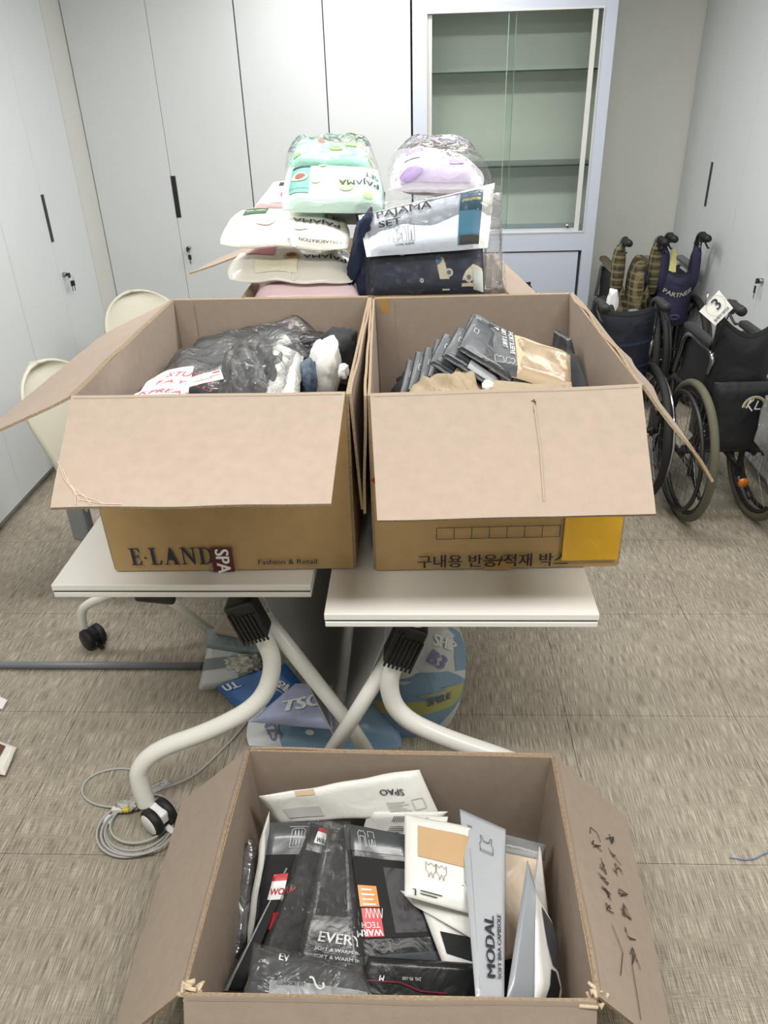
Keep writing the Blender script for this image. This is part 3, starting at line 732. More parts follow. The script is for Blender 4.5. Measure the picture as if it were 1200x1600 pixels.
sheet('cloth_window', p, mat('cream_fleece', (232, 228, 204), .9, crumple=.4), o, .22, .55, .10, .46, off=.003)
hook(p, .50, .06, o, .018)
o, p = pack('pajama_pack', 'upper of the two cream pajama packs, green label at its left', 'pajama pack',
 [(-0.619,2.4,1.301), (-0.194,2.4,1.278), (-0.233,2.64,1.352), (-0.583,2.64,1.372)], .030, PJ['cream'], wr=.01, wf=2, seed=9, edge=.25, rnd=.3)
text(p, 'PAJAMA', .93, .50, .036, GR, o, ang=PI, bold=.02, sx=1.15); text(p, 'SET', .94, .72, .032, GR, o, ang=PI, bold=.02, sx=1.1)
text(p, 'COLLABORATION', .95, .10, .013, GR, o, ang=PI, bold=.02, sx=1.2)
sheet('green_label', p, mat('green_label', (52, 92, 66), .5), o, .11, .31, .66, .90); sheet('label_picture', p, mat('label_beige', (176, 152, 116), .5), o, .13, .30, .80, .89, off=.003)
text(p, 'HAPPY TIME', .30, .745, .010, M['white'], o, ang=PI, off=.0035, sx=1.2)
strokes(p, jacket_icon(), .0012, mat('grey_line', (150, 148, 144), .6), o, u0=.93, v0=.98, sc=.036, ang=PI)
blob('pink_print', p, mat('pale_pink_print', (238, 206, 200), .6), o, .34, .42, .03, seed=3); blob('pink_print', p, mat('pale_pink_print', (238, 206, 200), .6), o, .62, .3, .022, seed=8)
hook(p, .56, .03, o, .018)
o, p = pack('pajama_pack', 'pale pink pajama pack peeking out left behind the mint pack', 'pajama pack',
 [(-0.547,2.66,1.356), (-0.382,2.66,1.347), (-0.386,2.74,1.435), (-0.476,2.74,1.427)], .03, PJ['pink'], wr=.006, seed=12)
sheet('dark_strip', p, M['ink'], o, .38, .75, .70, .82); blob('face_print', p, mat('rose_print', (206, 84, 104), .6), o, .62, .42, .012, seed=2)
sheet('label_card', p, mat('pale_label', (236, 206, 214), .5), o, .36, .78, .15, .70, off=.0012)
# grey pack in the middle of the pile
o, p = pack('pajama_pack', 'grey wrapped pack wedged between the mint and the navy packs', 'pajama pack',
 [(-0.314,2.6,1.325), (-0.108,2.6,1.321), (-0.103,2.66,1.409), (-0.304,2.66,1.413)], .04, mat('grey_bag', (140, 140, 136), .35, crumple=.4, coat=.3), wr=.005, seed=15)
o, p = pack('pajama_pack', 'mint pajama pack with a teal picture label standing on the cream pack', 'pajama pack',
 [(-0.424,2.5,1.379), (-0.091,2.5,1.366), (-0.118,2.66,1.477), (-0.416,2.66,1.492)], .034, PJ['mint'], wr=.008, wf=2, seed=18, edge=.22, rnd=.2)
text(p, 'PAJAMA', .955, .52, .032, GR, o, ang=PI, bold=.02, sx=1.1); text(p, 'SET', .96, .70, .028, GR, o, ang=PI, bold=.02)
c_ = sheet('picture_label', p, mat('teal_label', (88, 158, 144), .5), o, .07, .27, .25, .93); sheet('label_band', p, M['ink'], c_, .075, .265, .80, .88, off=.003)
blob('food_picture', p, mat('food_cream', (232, 214, 184), .6), c_, .17, .60, .020, off=.003, asp=1.3, seed=1); blob('food_picture', p, mat('food_brown', (128, 66, 40), .6), c_, .17, .60, .013, off=.004, asp=1.3, seed=2)
text(p, 'FLAVOUR FOOD', .262, .36, .0085, mat('label_ink', (60, 90, 84), .5), c_, ang=PI, off=.0035, sx=1)
g_ = mat('green_dot_print', (176, 224, 150), .6)
for u, v, r in ((.63, .42, .026), (.84, .22, .016), (.40, .88, .016)): blob('dot_print', p, g_, o, u, v, r)
blob('dot_print', p, mat('peach_dot_print', (248, 222, 178), .6), o, .33, .55, .018)
strokes(p, jacket_icon(), .001, mat('rose_print', (206, 84, 104), .6), o, u0=.97, v0=.92, sc=.032, ang=PI)
# mint pack behind, in clear crinkled film
o, p = pack('pajama_pack', 'mint and green pajama pack in clear crinkled film on top of the pile', 'pajama pack',
 [(-0.427,2.72,1.463), (-0.126,2.72,1.431), (-0.173,2.86,1.506), (-0.428,2.86,1.513)], .05, mat('mint_fleece', (168, 226, 206), .85, var=.08, vs=5, crumple=.5, cs=9), wr=.014, wf=2.5, seed=22, rnd=.3)
gg = mat('leaf_green_print', (150, 212, 112), .8)
blob('green_print', p, gg, o, .80, .82, .024, seed=3, asp=1.4); blob('green_print', p, gg, o, .60, .60, .016, seed=4, asp=2); blob('green_print', p, gg, o, .1, .3, .012, seed=5); blob('red_print', p, mat('coral_print', (226, 120, 110), .8), o, .40, .80, .008, asp=2)
blob('yellow_print', p, mat('yellow_print', (236, 214, 110), .8), o, .96, .45, .014, seed=5)
fp2 = Patch(*[V(x)-o.location for x in ((-0.432,2.69,1.459), (-0.108,2.69,1.425), (-0.151,2.86,1.528), (-0.447,2.86,1.521))], t=.06, wr=.012, wf=5, seed=23, rnd=.2); pouch('film_wrap', fp2, M['film'], o, back=False)
# lilac
o, p = pack('pajama_pack', 'white and lilac pajama pack on the right of the pile', 'pajama pack',
 [(-0.098,2.52,1.426), (0.214,2.52,1.416), (0.2,2.74,1.485), (-0.062,2.74,1.518)], .05, PJ['lilac'], wr=.01, wf=2, seed=27, edge=.3, rnd=.45)
li = mat('lilac_fleece', (186, 164, 214), .85, crumple=.4, cs=9); li2 = mat('pale_lilac_fleece', (216, 204, 230), .85, crumple=.4, cs=9)
sheet('cloth_window', p, li2, o, .10, .86, .08, .36, off=.0022); blob('cloth_fold', p, li, o, .22, .17, .022, off=.0045, asp=1.6, seed=2); blob('cloth_fold', p, li, o, .70, .46, .024, off=.003, seed=4)
sheet('lilac_stripe', p, li, o, .2, .72, .88, .95, off=.003)
c_ = sheet('picture_label', p, mat('lilac_label', (170, 150, 210), .5), o, .13, .32, .50, .84); sheet('label_band', p, mat('plum_ink', (74, 60, 92), .5), c_, .14, .33, .80, .86, off=.003); sheet('label_foot', p, mat('label_pale', (226, 216, 232), .5), c_, .125, .315, .48, .60, off=.003)
text(p, 'PAJAMA', .52, .66, .026, GR, o, ang=-.30, bold=.02, sx=1); text(p, 'SET', .84, .50, .024, GR, o, ang=-1.0, bold=.02)
fp2 = Patch(*[V(x)-o.location for x in ((-0.105,2.5,1.418), (0.237,2.5,1.41), (0.221,2.76,1.505), (-0.083,2.76,1.535))], t=.085, wr=.008, wf=4, seed=28, rnd=.4, edge=.3); pouch('film_wrap', fp2, M['film'], o, back=False)
# navy: the large one in front
o, p = pack('pajama_pack', 'large navy pajama pack with pale header leaning at the front right of the pile', 'pajama pack',
 [(-0.153,2.4,1.127), (0.206,2.4,1.129), (0.198,2.56,1.392), (-0.194,2.56,1.36)], .06, PJ['navy'], wr=.010, wf=2.2, seed=33, edge=.14)
lump('cloth_fold', V((-0.177,2.46,1.27))-o.location, (.032, .05, .11), PJ['navy'], o, seed=3, rot=(0, .25, 0), folds=.2); lump('cloth_fold', V((-0.156,2.44,1.177))-o.location, (.03, .05, .06), PJ['navy'], o, seed=5, folds=.2)
cr = mat('cream_patch', (222, 212, 184), .85)
for poly, in (([(.72, .99), (.70, .99), (.66, .99), (.62, .98), (.60, .60+.38)],),): pass
sheet('cream_patch', p, cr, o, v0=.05, v1=.36, poly=[(.64, .70), (.62, .70), (.61, .68), (.60, .66)], off=.002); sheet('cream_patch', p, cr, o, v0=.07, v1=.28, poly=[(.80, .985), (.81, .985), (.84, .985), (.90, .985)], off=.002)
for u, v, r in ((.33, .43, .013), (.80, .47, .012), (.47, .12, .006), (.70, .20, .013), (.86, .14, .013)):
    k = blob('button_print', p, mat('button_pale', (206, 206, 194), .6), o, u, v, r, off=.003); blob('button_print', p, mat('button_grey', (110, 108, 98), .6), k, u, v, r*.55, off=.0038)
blob('teal_print', p, mat('teal_print', (60, 104, 138), .8), o, .62, .33, .014, off=.003, asp=.7, seed=4)
sheet('small_tag', p, mat('tag_pale', (222, 226, 222), .5), o, .90, .99, .05, .25, off=.004)
hp = Patch(*[V(x)-o.location for x in ((-0.151,2.35,1.268), (0.205,2.35,1.287), (0.232,2.5,1.443), (-0.182,2.5,1.361))], t=.02, wr=.004, wf=2, seed=35)
h_ = pouch('header_sheet', hp, mat('pale_header', (188, 196, 208), .42, var=.02, crumple=.3, cs=10, coat=.1), o, back=False)
sheet('white_margin', hp, PJ['white'], h_, .0, 1.0, .88, 1.0, off=.0012); sheet('white_margin', hp, PJ['white'], h_, .88, 1.0, 0, .88, off=.0012); sheet('white_margin', hp, PJ['white'], h_, .0, .04, 0, .88, off=.0012)
text(hp, 'PAJAMA', .125, .71, .040, GR, h_, bold=.015, sx=1.15, ang=.0); text(hp, 'SET', .135, .50, .040, GR, h_, bold=.015, sx=1.1)
text(hp, 'COLLABORATION', .06, .925, .0135, GR, h_, bold=.015, sx=1.25); strokes(hp, jacket_icon(), .0011, GR, h_, u0=.20, v0=.14, sc=.062); text(hp, 'LONG SLEEVE', .25, .085, .008, GR, h_, bold=.02, sx=1.2)
c_ = sheet('picture_label', hp, mat('petrol_label', (44, 92, 116), .4), h_, .755, .925, .04, .87, off=.0022); sheet('label_foot', hp, mat('label_black', (38, 38, 40), .5), c_, .77, .925, .04, .15, off=.003)
text(hp, 'POKéMON', .775, .70, .0125, mat('yellow_ink', (232, 204, 84), .5), c_, off=.0035, bold=.03, sx=.88)
hook(hp, .51, .93, h_, .02)
fp2 = Patch(*[V(x)-o.location for x in ((-0.155,2.36,1.137), (0.27,2.36,1.145), (0.249,2.5,1.439), (-0.188,2.5,1.398))], t=.05, wr=.012, wf=4, seed=36, edge=.12); pouch('film_wrap', fp2, M['film'], o, back=False)
p_ = Patch(*[V(x)-o.location for x in ((0.207,2.42,1.145), (0.262,2.42,1.15), (0.258,2.54,1.416), (0.206,2.54,1.399))], t=.02, wr=.014, wf=5, seed=37); pouch('film_margin', p_, M['haze'], o)

# --- left carton: bagged dark clothes
DG = mat('charcoal_cloth', (58, 64, 72), .6, var=.3, vs=7, crumple=.8, cs=7)
o, p = pack('clothing_bundle', 'charcoal garments bagged together under a handwritten sheet in the left box', 'clothing', [(-0.784,1.867,0.98), (-0.363,1.828,1), (-0.41,2.236,1.03), (-0.707,2.249,1)], .05, DG, wr=.02, wf=1.6, seed=41, edge=.2)
fp2 = Patch(*[V(x)-o.location for x in ((-0.764,1.817,0.995), (-0.346,1.769,1.015), (-0.403,2.251,1.045), (-0.711,2.219,1.01))], t=.062, wr=.016, wf=2.4, seed=42, edge=.2, ridge=.010); pouch('film_wrap', fp2, film('wrinkled_film', haze=.07, rough=.16, crumple=1.0, cs=9), o, back=False)
n_ = Patch(*[V(x)-o.location for x in ((-0.689,1.688,1.08), (-0.546,1.684,1.08), (-0.587,1.916,1.085), (-0.68,1.86,1.075))], wr=.006, bow=.01, seed=43); nt_ = sheet('handwritten_sheet', n_, mat('paper', (232, 230, 236), .7, var=.02), o)
def rs(s, u, v, size, ang): text(n_, s, u, v, size, M['redink'], nt_, ang=ang, off=.003, bold=.0, shear=.2)
rs('STU2EL', .42, .70, .040, -.15); rs('F.A.Y.H.U', .30, .45, .034, -.1); rs('KPREAT', .10, .15, .034, -.1)
tg = Patch(*[V(x)-o.location for x in ((-0.547,1.724,1.1), (-0.486,1.784,1.1), (-0.484,1.835,1.105), (-0.508,1.826,1.105))], wr=.002); tg = Patch(*[V(x)-o.location for x in ((-0.548,1.72,1.1), (-0.472,1.765,1.105), (-0.492,1.821,1.11), (-0.566,1.778,1.1))], wr=.002)
q_ = sheet('price_tag', tg, mat('tag_white', (236, 232, 224), .5), o); strokes(tg, [[(.01*k, 0), (.01*k, .02)] for k in range(1, 8)], .002, GR, q_, u0=.62, v0=.45, off=.003, sc=.4); strokes(tg, [[(0, .0), (.10, 0)], [(0, .008), (.08, .008)]], .002, GR, q_, u0=.15, v0=.3, sc=.6); strokes(tg, [[(0, 0), (.02, 0)]], .006, M['redink'], q_, u0=.74, v0=.80)
o, p = pack('clothing_bundle', 'long dark grey garment in clear film lying rearmost across the left box', 'clothing', [(-0.711,2.134,0.99), (-0.345,2.173,1.02), (-0.339,2.343,1.07), (-0.715,2.344,1)], .035, mat('steel_grey_cloth', (70, 78, 86), .6, var=.2, crumple=.6, cs=8), wr=.012, wf=2, seed=45, rnd=.4)
fp2 = Patch(*[V(x)-o.location for x in ((-0.703,2.078,1), (-0.317,2.142,1.03), (-0.317,2.328,1.08), (-0.709,2.293,1.01))], t=.045, wr=.014, wf=4, seed=46, ridge=.004); pouch('film_wrap', fp2, film('wrinkled_film'), o, back=False)
o, p = pack('clothing_bundle', 'black garment with stiff folds inside clear film, middle of the left box', 'clothing', [(-0.489,1.733,1.04), (-0.331,1.728,1.04), (-0.339,1.986,1.1), (-0.525,2.061,1.06)], .04, mat('ink_black_cloth', (30, 33, 38), .55, crumple=.8, cs=10), wr=.018, wf=3, seed=48, ridge=.006)
fp2 = Patch(*[V(x)-o.location for x in ((-0.488,1.7,1.05), (-0.316,1.695,1.05), (-0.317,1.993,1.115), (-0.54,2.054,1.07))], t=.05, wr=.02, wf=3, seed=49, ridge=.010); pouch('film_wrap', fp2, film('wrinkled_film'), o, back=False)
o, p = pack('plastic_bag', 'milky crinkled clear bag left of the slate folded item', 'bag', [(-0.37,1.705,1.05), (-0.286,1.703,1.05), (-0.307,1.983,1.09), (-0.396,2.017,1.1)], .03, mat('milky_plastic', (214, 216, 212), .25, var=.08, crumple=.9, cs=16, coat=.5), wr=.012, wf=5, seed=51)
strokes(p, [[(0, 0), (.0, .02)], [(.008, 0), (.008, .02)], [(.016, 0), (.016, .02)]], .0015, mat('grey_line', (150, 148, 144), .6), o, u0=.6, v0=.25)
tag(lump('folded_cloth', (-0.29,1.915,1.05), (.024, .05, .045), mat('slate_cloth', (66, 82, 100), .6, crumple=.6, cs=14), None, seed=8, rot=(.3, 0, 0)), 'slate blue folded item between the milky bag and the white cloth', 'clothing')
tag(lump('white_cloth', (-0.258,2.012,1.04), (.046, .075, .085), mat('white_cotton', (238, 238, 234), .85, crumple=.3, cs=7), None, seed=12, rot=(.35, .12, 0), amp=.2, folds=.15), 'bright white crumpled cloth at the right of the left box', 'clothing')
tag(lump('dark_garment', (-0.336,2.232,1.03), (.09, .06, .05), mat('dark_film', (58, 56, 62), .25, var=.3, crumple=.8, cs=14, coat=.4), None, seed=14, folds=.2), 'dark garment in glossy film behind the white cloth', 'clothing')
tag(lump('dark_garment', (-0.229,2.154,1.04), (.055, .08, .07), mat('black_knit', (48, 50, 52), .9), None, seed=17, folds=.2), 'matt black garment in the right rear corner of the left box', 'clothing')
tag(lump('filler_garment', (-.44, 1.93, .87), (.26, .36, .12), DG, None, seed=19, folds=.2), 'charcoal clothes lying deep in the left box under the bags', 'clothing')
tag(lump('white_label', (-0.197,1.942,1.06), (.014, .03, .018), mat('white_cotton', (238, 238, 234)), None, seed=2), 'small white scrap against the right wall of the left box', 'paper')

# --- right carton: fan of black shirt packs
BK = mat('black_pack_film', (40, 43, 46), .38, var=.12, crumple=.3, cs=13, coat=.12)
fan = [(633,612,640,560,.0), (648,596,656,548,.01), (664,590,672,540,.02), (678,584,690,530,.03), (696,566,708,520,.045), (712,556,724,512,.055), (735,545,742,497,.07), (728,526,752,490,.06)]
lab = ['leftmost', 'second from the left', 'third from the left', 'fourth from the left', 'fifth from the left, a tan strip showing', 'sixth from the left, a grey strip showing', 'seventh, just left of the tan shirt pack', 'rearmost, its corner sticking up highest']
def fanq(i):
    return FAN[i]
FAN = [
 [(-0.05,1.78,1.046), (0.056,1.74,0.997), (0.076,1.88,1.044), (-0.027,1.92,1.1)],
 [(-0.028,1.77,1.066), (0.081,1.73,1.018), (0.101,1.87,1.064), (-0.005,1.92,1.122)],
 [(-0.003,1.76,1.083), (0.107,1.72,1.035), (0.126,1.86,1.084), (0.019,1.92,1.133)],
 [(0.019,1.76,1.102), (0.134,1.71,1.052), (0.152,1.86,1.094), (0.044,1.92,1.153)],
 [(0.025,1.77,1.137), (0.147,1.7,1.075), (0.188,1.84,1.091), (0.066,1.92,1.166)],
 [(0.055,1.76,1.158), (0.18,1.69,1.094), (0.219,1.84,1.113), (0.102,1.93,1.179)],
 [(0.092,1.77,1.172), (0.217,1.7,1.109), (0.252,1.86,1.129), (0.141,1.95,1.197)],
 [(0.115,1.98,1.144), (0.229,1.96,1.083), (0.249,2.02,1.133), (0.144,2.04,1.182)]]
for i, q in enumerate(FAN):
    o, p = pack('shirt_pack', 'black shirt pack in the fan, '+lab[i], 'shirt pack', q, .010, BK, 'black shirt packs fanned out in the right box', n=18, seed=60+i, edge=.12, wr=.003)
    sheet('slate_panel', p, PJ['slate'], o, .02, .42, .05, .95, off=.0012, nu=6, nv=6)
    strokes(p, [[(0, 0), (0, .02), (.012, .02), (.012, 0), (0, 0)]], .001, M['white'], o, u0=.12, v0=.5, off=.003)
    if i == 4: sheet('tan_strip', p, PJ['tan'], o, .44, .98, .05, .22)
    if i == 5: sheet('grey_strip', p, mat('silver_strip', (168, 170, 174), .3, crumple=.3), o, .44, .98, .04, .24)
o, p = pack('shirt_pack', 'short-sleeve shirt pack with dark header and tan shirt showing, right box', 'shirt pack',
 [(0.166,1.74,1.129), (0.347,1.66,1.094), (0.368,1.82,1.134), (0.17,1.95,1.167)], .016, PJ['tan'], n=30, seed=71, edge=.1, wr=.004)
sheet('header_panel', p, PJ['slate'], o, 0, .34, 0, 1, off=.0015, nu=10, nv=12)
ln = mat('white_line', (206, 208, 210), .5)
text(p, 'SHORT SLEEVE', .268, .95, .0175, M['white'], o, ang=-PI/2, bold=.02, sx=1.0); text(p, 'AIRY T-SHIRT', .182, .95, .0175, M['white'], o, ang=-PI/2, bold=.02, sx=.9); text(p, '2P', .10, .95, .0175, M['white'], o, ang=-PI/2, bold=.02)
strokes(p, [[(0, 0), (0, .7), (.15, .8), (.35, .6), (.5, .8), (.7, .7), (.7, 0), (0, 0)], [(.8, .1), (.95, .8), (1.15, .9), (1.3, .7), (1.45, .9), (1.6, .6), (1.4, .1), (1.2, .25), (1.1, .05), (.8, .1)]], .001, ln, o, u0=.07, v0=.10, sc=.034)
pouch('film_window', Patch(*[q_+V((0, -.004, .004)) for q_ in (p.P(.34, .02), p.P(1, .02), p.P(1, .98), p.P(.34, .98))], t=.012, wr=.006, wf=4, seed=72), film('glossy_window', haze=.01, rough=.2, crumple=.25, cs=7), o, back=False)
o, p = pack('shirt_pack', 'black pack standing directly behind the tan shirt pack, its right end showing', 'shirt pack', [(0.323,1.72,1.068), (0.405,1.7,1.075), (0.395,1.86,1.12), (0.341,1.95,1.119)], .012, PJ['black'], seed=74)
o, p = pack('shirt_pack', 'charcoal film pack in the right rear corner of the right box', 'shirt pack', [(0.374,2.1,1.034), (0.431,1.98,1.024), (0.418,2.08,1.098), (0.389,2.16,1.1)], .015, BK, seed=76)
o, p = pack('khaki_garment', 'khaki cloth heaped at the front left of the right box', 'clothing', [(-0.058,1.537,1.1), (0.156,1.531,1.1), (0.128,1.748,1.13), (-0.006,1.758,1.09)], .022, PJ['khaki'], seed=78, wr=.018, wf=3.4, edge=.3, ridge=.007)
o, p = pack('khaki_garment', 'khaki cloth folded in front of the tan shirt pack', 'clothing', [(0.132,1.508,1.11), (0.332,1.509,1.11), (0.344,1.659,1.125), (0.169,1.674,1.125)], .016, PJ['khaki'], seed=79, wr=.008, wf=2.6, edge=.3, ridge=.004)
tag(lump('white_tag', (0.156,1.649,1.125), (.012, .02, .008), M['white'], None, seed=4), 'small white tag between the two khaki garments', 'tag')
tag(lump('dark_garment', (.17, 1.90, .91), (.24, .34, .125), mat('deep_black', (26, 27, 29), .8), None, seed=21, folds=.2), 'black packs lying deep in the right box under the fan', 'clothing')

# --- floor carton
def fpk(label, q, t, m, **kw): return pack('clothing_pack', label, 'clothing pack', q, t, m, **kw)
tag(lump('dark_garment', (-.05, 1.0, .07), (.28, .22, .06), mat('deep_black', (26, 27, 29), .8), None, seed=23, folds=.2), 'black clothes lying at the bottom of the floor box', 'clothing')
o, p = fpk('long white pouch leaning across the rear wall of the floor box', [(-0.325,1.165,0.25), (0.041,1.186,0.27), (-0.002,1.241,0.35), (-0.365,1.177,0.33)], .008, PJ['white'], wr=.006, wf=3, seed=91, bow=.0)
text(p, 'SPAO', .86, .70, .020, GR, o, ang=PI*.97, sx=1.1, bold=.015); strokes(p, [[(0, k*.005), (.05-.008*(k % 3), k*.005)] for k in range(5)]+[[(.06, 0), (.06, .024), (.085, .024), (.085, 0), (.06, 0)]], .0012, mat('grey_line', (150, 148, 144), .6), o, u0=.72, v0=.2)
sheet('grey_print', p, mat('pale_grey_print', (196, 196, 192), .5), o, .10, .32, .25, .55); sheet('skin_window', p, PJ['tan'], o, .22, .34, .90, 1.0)
o, p = fpk('clear-topped black pack behind, small red-lettered white label at its head', [(-0.143,1.152,0.2), (0.004,1.156,0.22), (0.063,1.182,0.28), (-0.119,1.179,0.28)], .006, PJ['white'], seed=92, wr=.003)
strokes(p, [[(0, k*.006), (.05-.01*(k % 3), k*.006)] for k in range(6)]+[[(.004*k, .045), (.004*k, .06)] for k in range(8)], .0015, GR, o, u0=.35, v0=.25)
o, p = fpk('grey zip pouch with a jacket drawing in the left part of the floor box', [(-0.348,0.935,0.16), (-0.262,0.937,0.16), (-0.197,1.15,0.28), (-0.345,1.145,0.28)], .012, PJ['black'], seed=93, wr=.003)
sheet('header_panel', p, mat('graphite_header', (74, 78, 80), .35, crumple=.2, coat=.3), o, 0, 1, .72, 1, off=.0015); strokes(p, [[(0, 0), (0, .9), (.1, 1), (.5, 1), (.6, .9), (.6, 0), (0, 0)], [(.15, .1), (.15, .9), (.3, .1), (.3, .9), (.45, .1), (.45, .9)], [(-.15, 1.1), (.75, 1.1)]], .001, ln, o, u0=.42, v0=.78, sc=.04)
o, p = fpk('silver-lined pack standing against the left wall of the floor box', [(-0.405,0.917,0.12), (-0.392,0.939,0.1), (-0.376,1.134,0.24), (-0.385,1.116,0.26)], .014, mat('silver_foil', (150, 150, 152), .22, .6, var=.3, vs=10, crumple=1.0, cs=14), seed=94, wr=.006)
o, p = fpk('black pack between the left wall and the silver-lined pack', [(-0.416,0.91,0.08), (-0.405,0.951,0.08), (-0.392,1.131,0.2), (-0.403,1.114,0.2)], .01, PJ['dark'], seed=95)
o, p = fpk('thin white pouch seen edge on beside the silver-lined pack', [(-0.373,0.956,0.12), (-0.36,1.001,0.14), (-0.341,1.16,0.3), (-0.344,1.106,0.3)], .008, PJ['white'], seed=96, wr=.004)
o, p = fpk('slim grey-edged pack leaning from the lower left corner, red round sticker on it', [(-0.393,0.844,0.16), (-0.355,0.844,0.16), (-0.269,1.034,0.27), (-0.288,1.04,0.27)], .01, PJ['black'], seed=97)
sheet('grey_edge', p, mat('film_grey', (140, 146, 150), .3, crumple=.3), o, .0, .22, .0, 1.0); 
o, p = fpk('black pack with a white and red care label and a red round sticker', [(-0.349,0.9,0.17), (-0.27,0.902,0.17), (-0.254,1.028,0.275), (-0.311,1.021,0.275)], .008, PJ['black'], seed=98)
c_ = sheet('care_label', p, M['white'], o, .02, .55, .70, .95); sheet('label_band', p, mat('crimson', (186, 36, 48), .4), c_, .02, .55, .92, 1.0, off=.0025); text(p, 'WORM', .06, .76, .018, mat('crimson', (186, 36, 48), .4), c_, off=.0035, sx=1.0, bold=.02)
blob('red_sticker', p, mat('sticker_red', (214, 22, 40), .35), o, .45, .45, .018, off=.004)
fw = film('dark_film_wrap', haze=.03, crumple=.9, cs=16)
def dark(label, q, seed, **kw):
    o, p = fpk(label, q, .014, PJ['dark'], seed=seed, wr=.004, **kw); return o, p
o, p = dark('dark grey clear-bagged pack, left of the everyday pack', [(-0.334,0.863,0.19), (-0.227,0.866,0.19), (-0.178,1.108,0.3), (-0.243,1.132,0.3)], 101)
sheet('cloth_window', p, PJ['black'], o, .14, .86, .1, .8); sheet('white_label', p, M['white'], o, .35, .85, .86, .96); sheet('red_band', p, mat('crimson', (186, 36, 48)), o, .35, .85, .95, .98, off=.0025); text(p, 'WARM', .4, .87, .014, GR, o, off=.0035, bold=.02)
pouch('film_wrap', Patch(*[V(x)-o.location for x in ((-0.334,0.855,0.2), (-0.22,0.858,0.2), (-0.163,1.109,0.32), (-0.242,1.133,0.32))], t=.02, wr=.006, wf=4, seed=102), fw, o, back=False)
o, p = dark('dark pack printed EVERY in white letters, middle of the floor box', [(-0.257,0.841,0.21), (-0.107,0.839,0.21), (-0.157,1.114,0.31), (-0.201,1.117,0.31)], 103)
sheet('cloth_window', p, PJ['black'], o, .20, .80, .38, .88); text(p, 'EVERYWEAR', .30, .22, .026, M['white'], o, bold=.02, ang=-.12, sx=.95)
for k in range(2): text(p, 'SOFT & WARM INNER WEAR', .28, .17-.045*k, .0085, ln, o, ang=-.12, bold=.02)
pouch('film_wrap', Patch(*[V(x)-o.location for x in ((-0.26,0.831,0.22), (-0.096,0.827,0.22), (-0.152,1.114,0.325), (-0.208,1.118,0.325))], t=.02, wr=.006, wf=4, seed=104), fw, o, back=False)
o, p = dark('dark pack with an orange and red heat label, centre of the floor box', [(-0.122,0.839,0.22), (0.052,0.861,0.22), (-0.023,1.087,0.32), (-0.172,1.116,0.32)], 105)
sheet('header_panel', p, mat('graphite_header', (74, 78, 80)), o, .02, .98, .80, .99); strokes(p, set_icon(), .001, ln, o, u0=.22, v0=.835, sc=.034)
sheet('cloth_window', p, PJ['black'], o, .10, .90, .22, .76, off=.0015); sheet('cloth_window', p, mat('black_soft', (38, 38, 42), .5, crumple=.6), o, .5, .9, .25, .7, off=.002)
c_ = sheet('heat_label', p, mat('sticker_red2', (200, 30, 44), .35), o, .13, .36, .23, .41, off=.003, nu=4, nv=4); text(p, 'WARM', .35, .275, .0165, M['white'], c_, ang=PI, off=.0042, bold=.03); text(p, 'TECH', .33, .32, .0145, M['white'], c_, ang=PI, off=.0042)
strokes(p, [[(.004*k, .018*(k % 2)) for k in range(10)]], .0012, M['white'], c_, u0=.17, v0=.345, off=.0042)
c_ = sheet('orange_label', p, mat('sticker_orange', (228, 140, 46), .35), o, .12, .36, .42, .56, off=.003, nu=4, nv=4); strokes(p, [[(0, .009*k), (.026-.004*(k % 2), .009*k)] for k in range(4)], .003, M['white'], c_, u0=.16, v0=.435, off=.0042)
sheet('footer', p, PJ['slate'], o, .0, 1, .0, .12, off=.002); text(p, 'M', .20, .06, .014, M['white'], o, ang=PI, off=.0035, bold=.02)
o, p = dark('black pouch along the front wall with a thin maroon line and size letters', [(-0.121,0.779,0.24), (0.108,0.796,0.2), (0.111,0.857,0.25), (-0.101,0.849,0.28)], 107)
strokes(p, [[(0, 0), (.06, .0), (.10, -.012), (.15, -.014)]], .0025, mat('maroon_line', (120, 30, 48), .4), o, u0=.04, v0=.52); text(p, 'M', .17, .64, .013, M['white'], o, ang=PI, bold=.02); text(p, '2XL 95-100', .48, .64, .0075, ln, o, ang=PI)
o, p = fpk('clear bag lying along the front wall, grey label strip marked M', [(-0.319,0.751,0.285), (-0.079,0.753,0.28), (-0.11,0.812,0.29), (-0.318,0.852,0.3)], .010, mat('smoke_bag', (66, 68, 70), .22, var=.2, crumple=.7, cs=16, coat=.5), seed=109, wr=.006)
sheet('label_strip', p, mat('grey_strip', (152, 154, 156), .3, crumple=.2), o, .18, .97, .0, .42, off=.002); text(p, 'M', .82, .16, .016, GR, o, off=.0035, bold=.03); text(p, 'COMFORT FIT', .24, .34, .008, GR, o, off=.0035, bold=.03); text(p, 'EV', .24, .80, .020, M['white'], o, bold=.02)
hook(p, .55, .42, o, .016)
pouch('film_wrap', Patch(*[V(x)-o.location for x in ((-0.318,0.741,0.3), (-0.071,0.743,0.295), (-0.109,0.813,0.305), (-0.318,0.851,0.315))], t=.012, wr=.008, wf=5, seed=110), fw, o, back=False)
sk = mat('white_pouch', (230, 229, 225), .32, var=.02, crumple=.2, coat=.3)
o, p = fpk('white pouch behind with small print and a rounded tab', [(-0.041,1.069,0.26), (0.045,1.07,0.26), (0.061,1.144,0.31), (-0.035,1.146,0.31)], .006, sk, seed=112)
text(p, 'SPAO', .72, .86, .010, GR, o, bold=.02, ang=PI); strokes(p, [[(0, k*.005), (.03-.006*(k % 3), k*.005)] for k in range(5)], .001, GR, o, u0=.3, v0=.72)
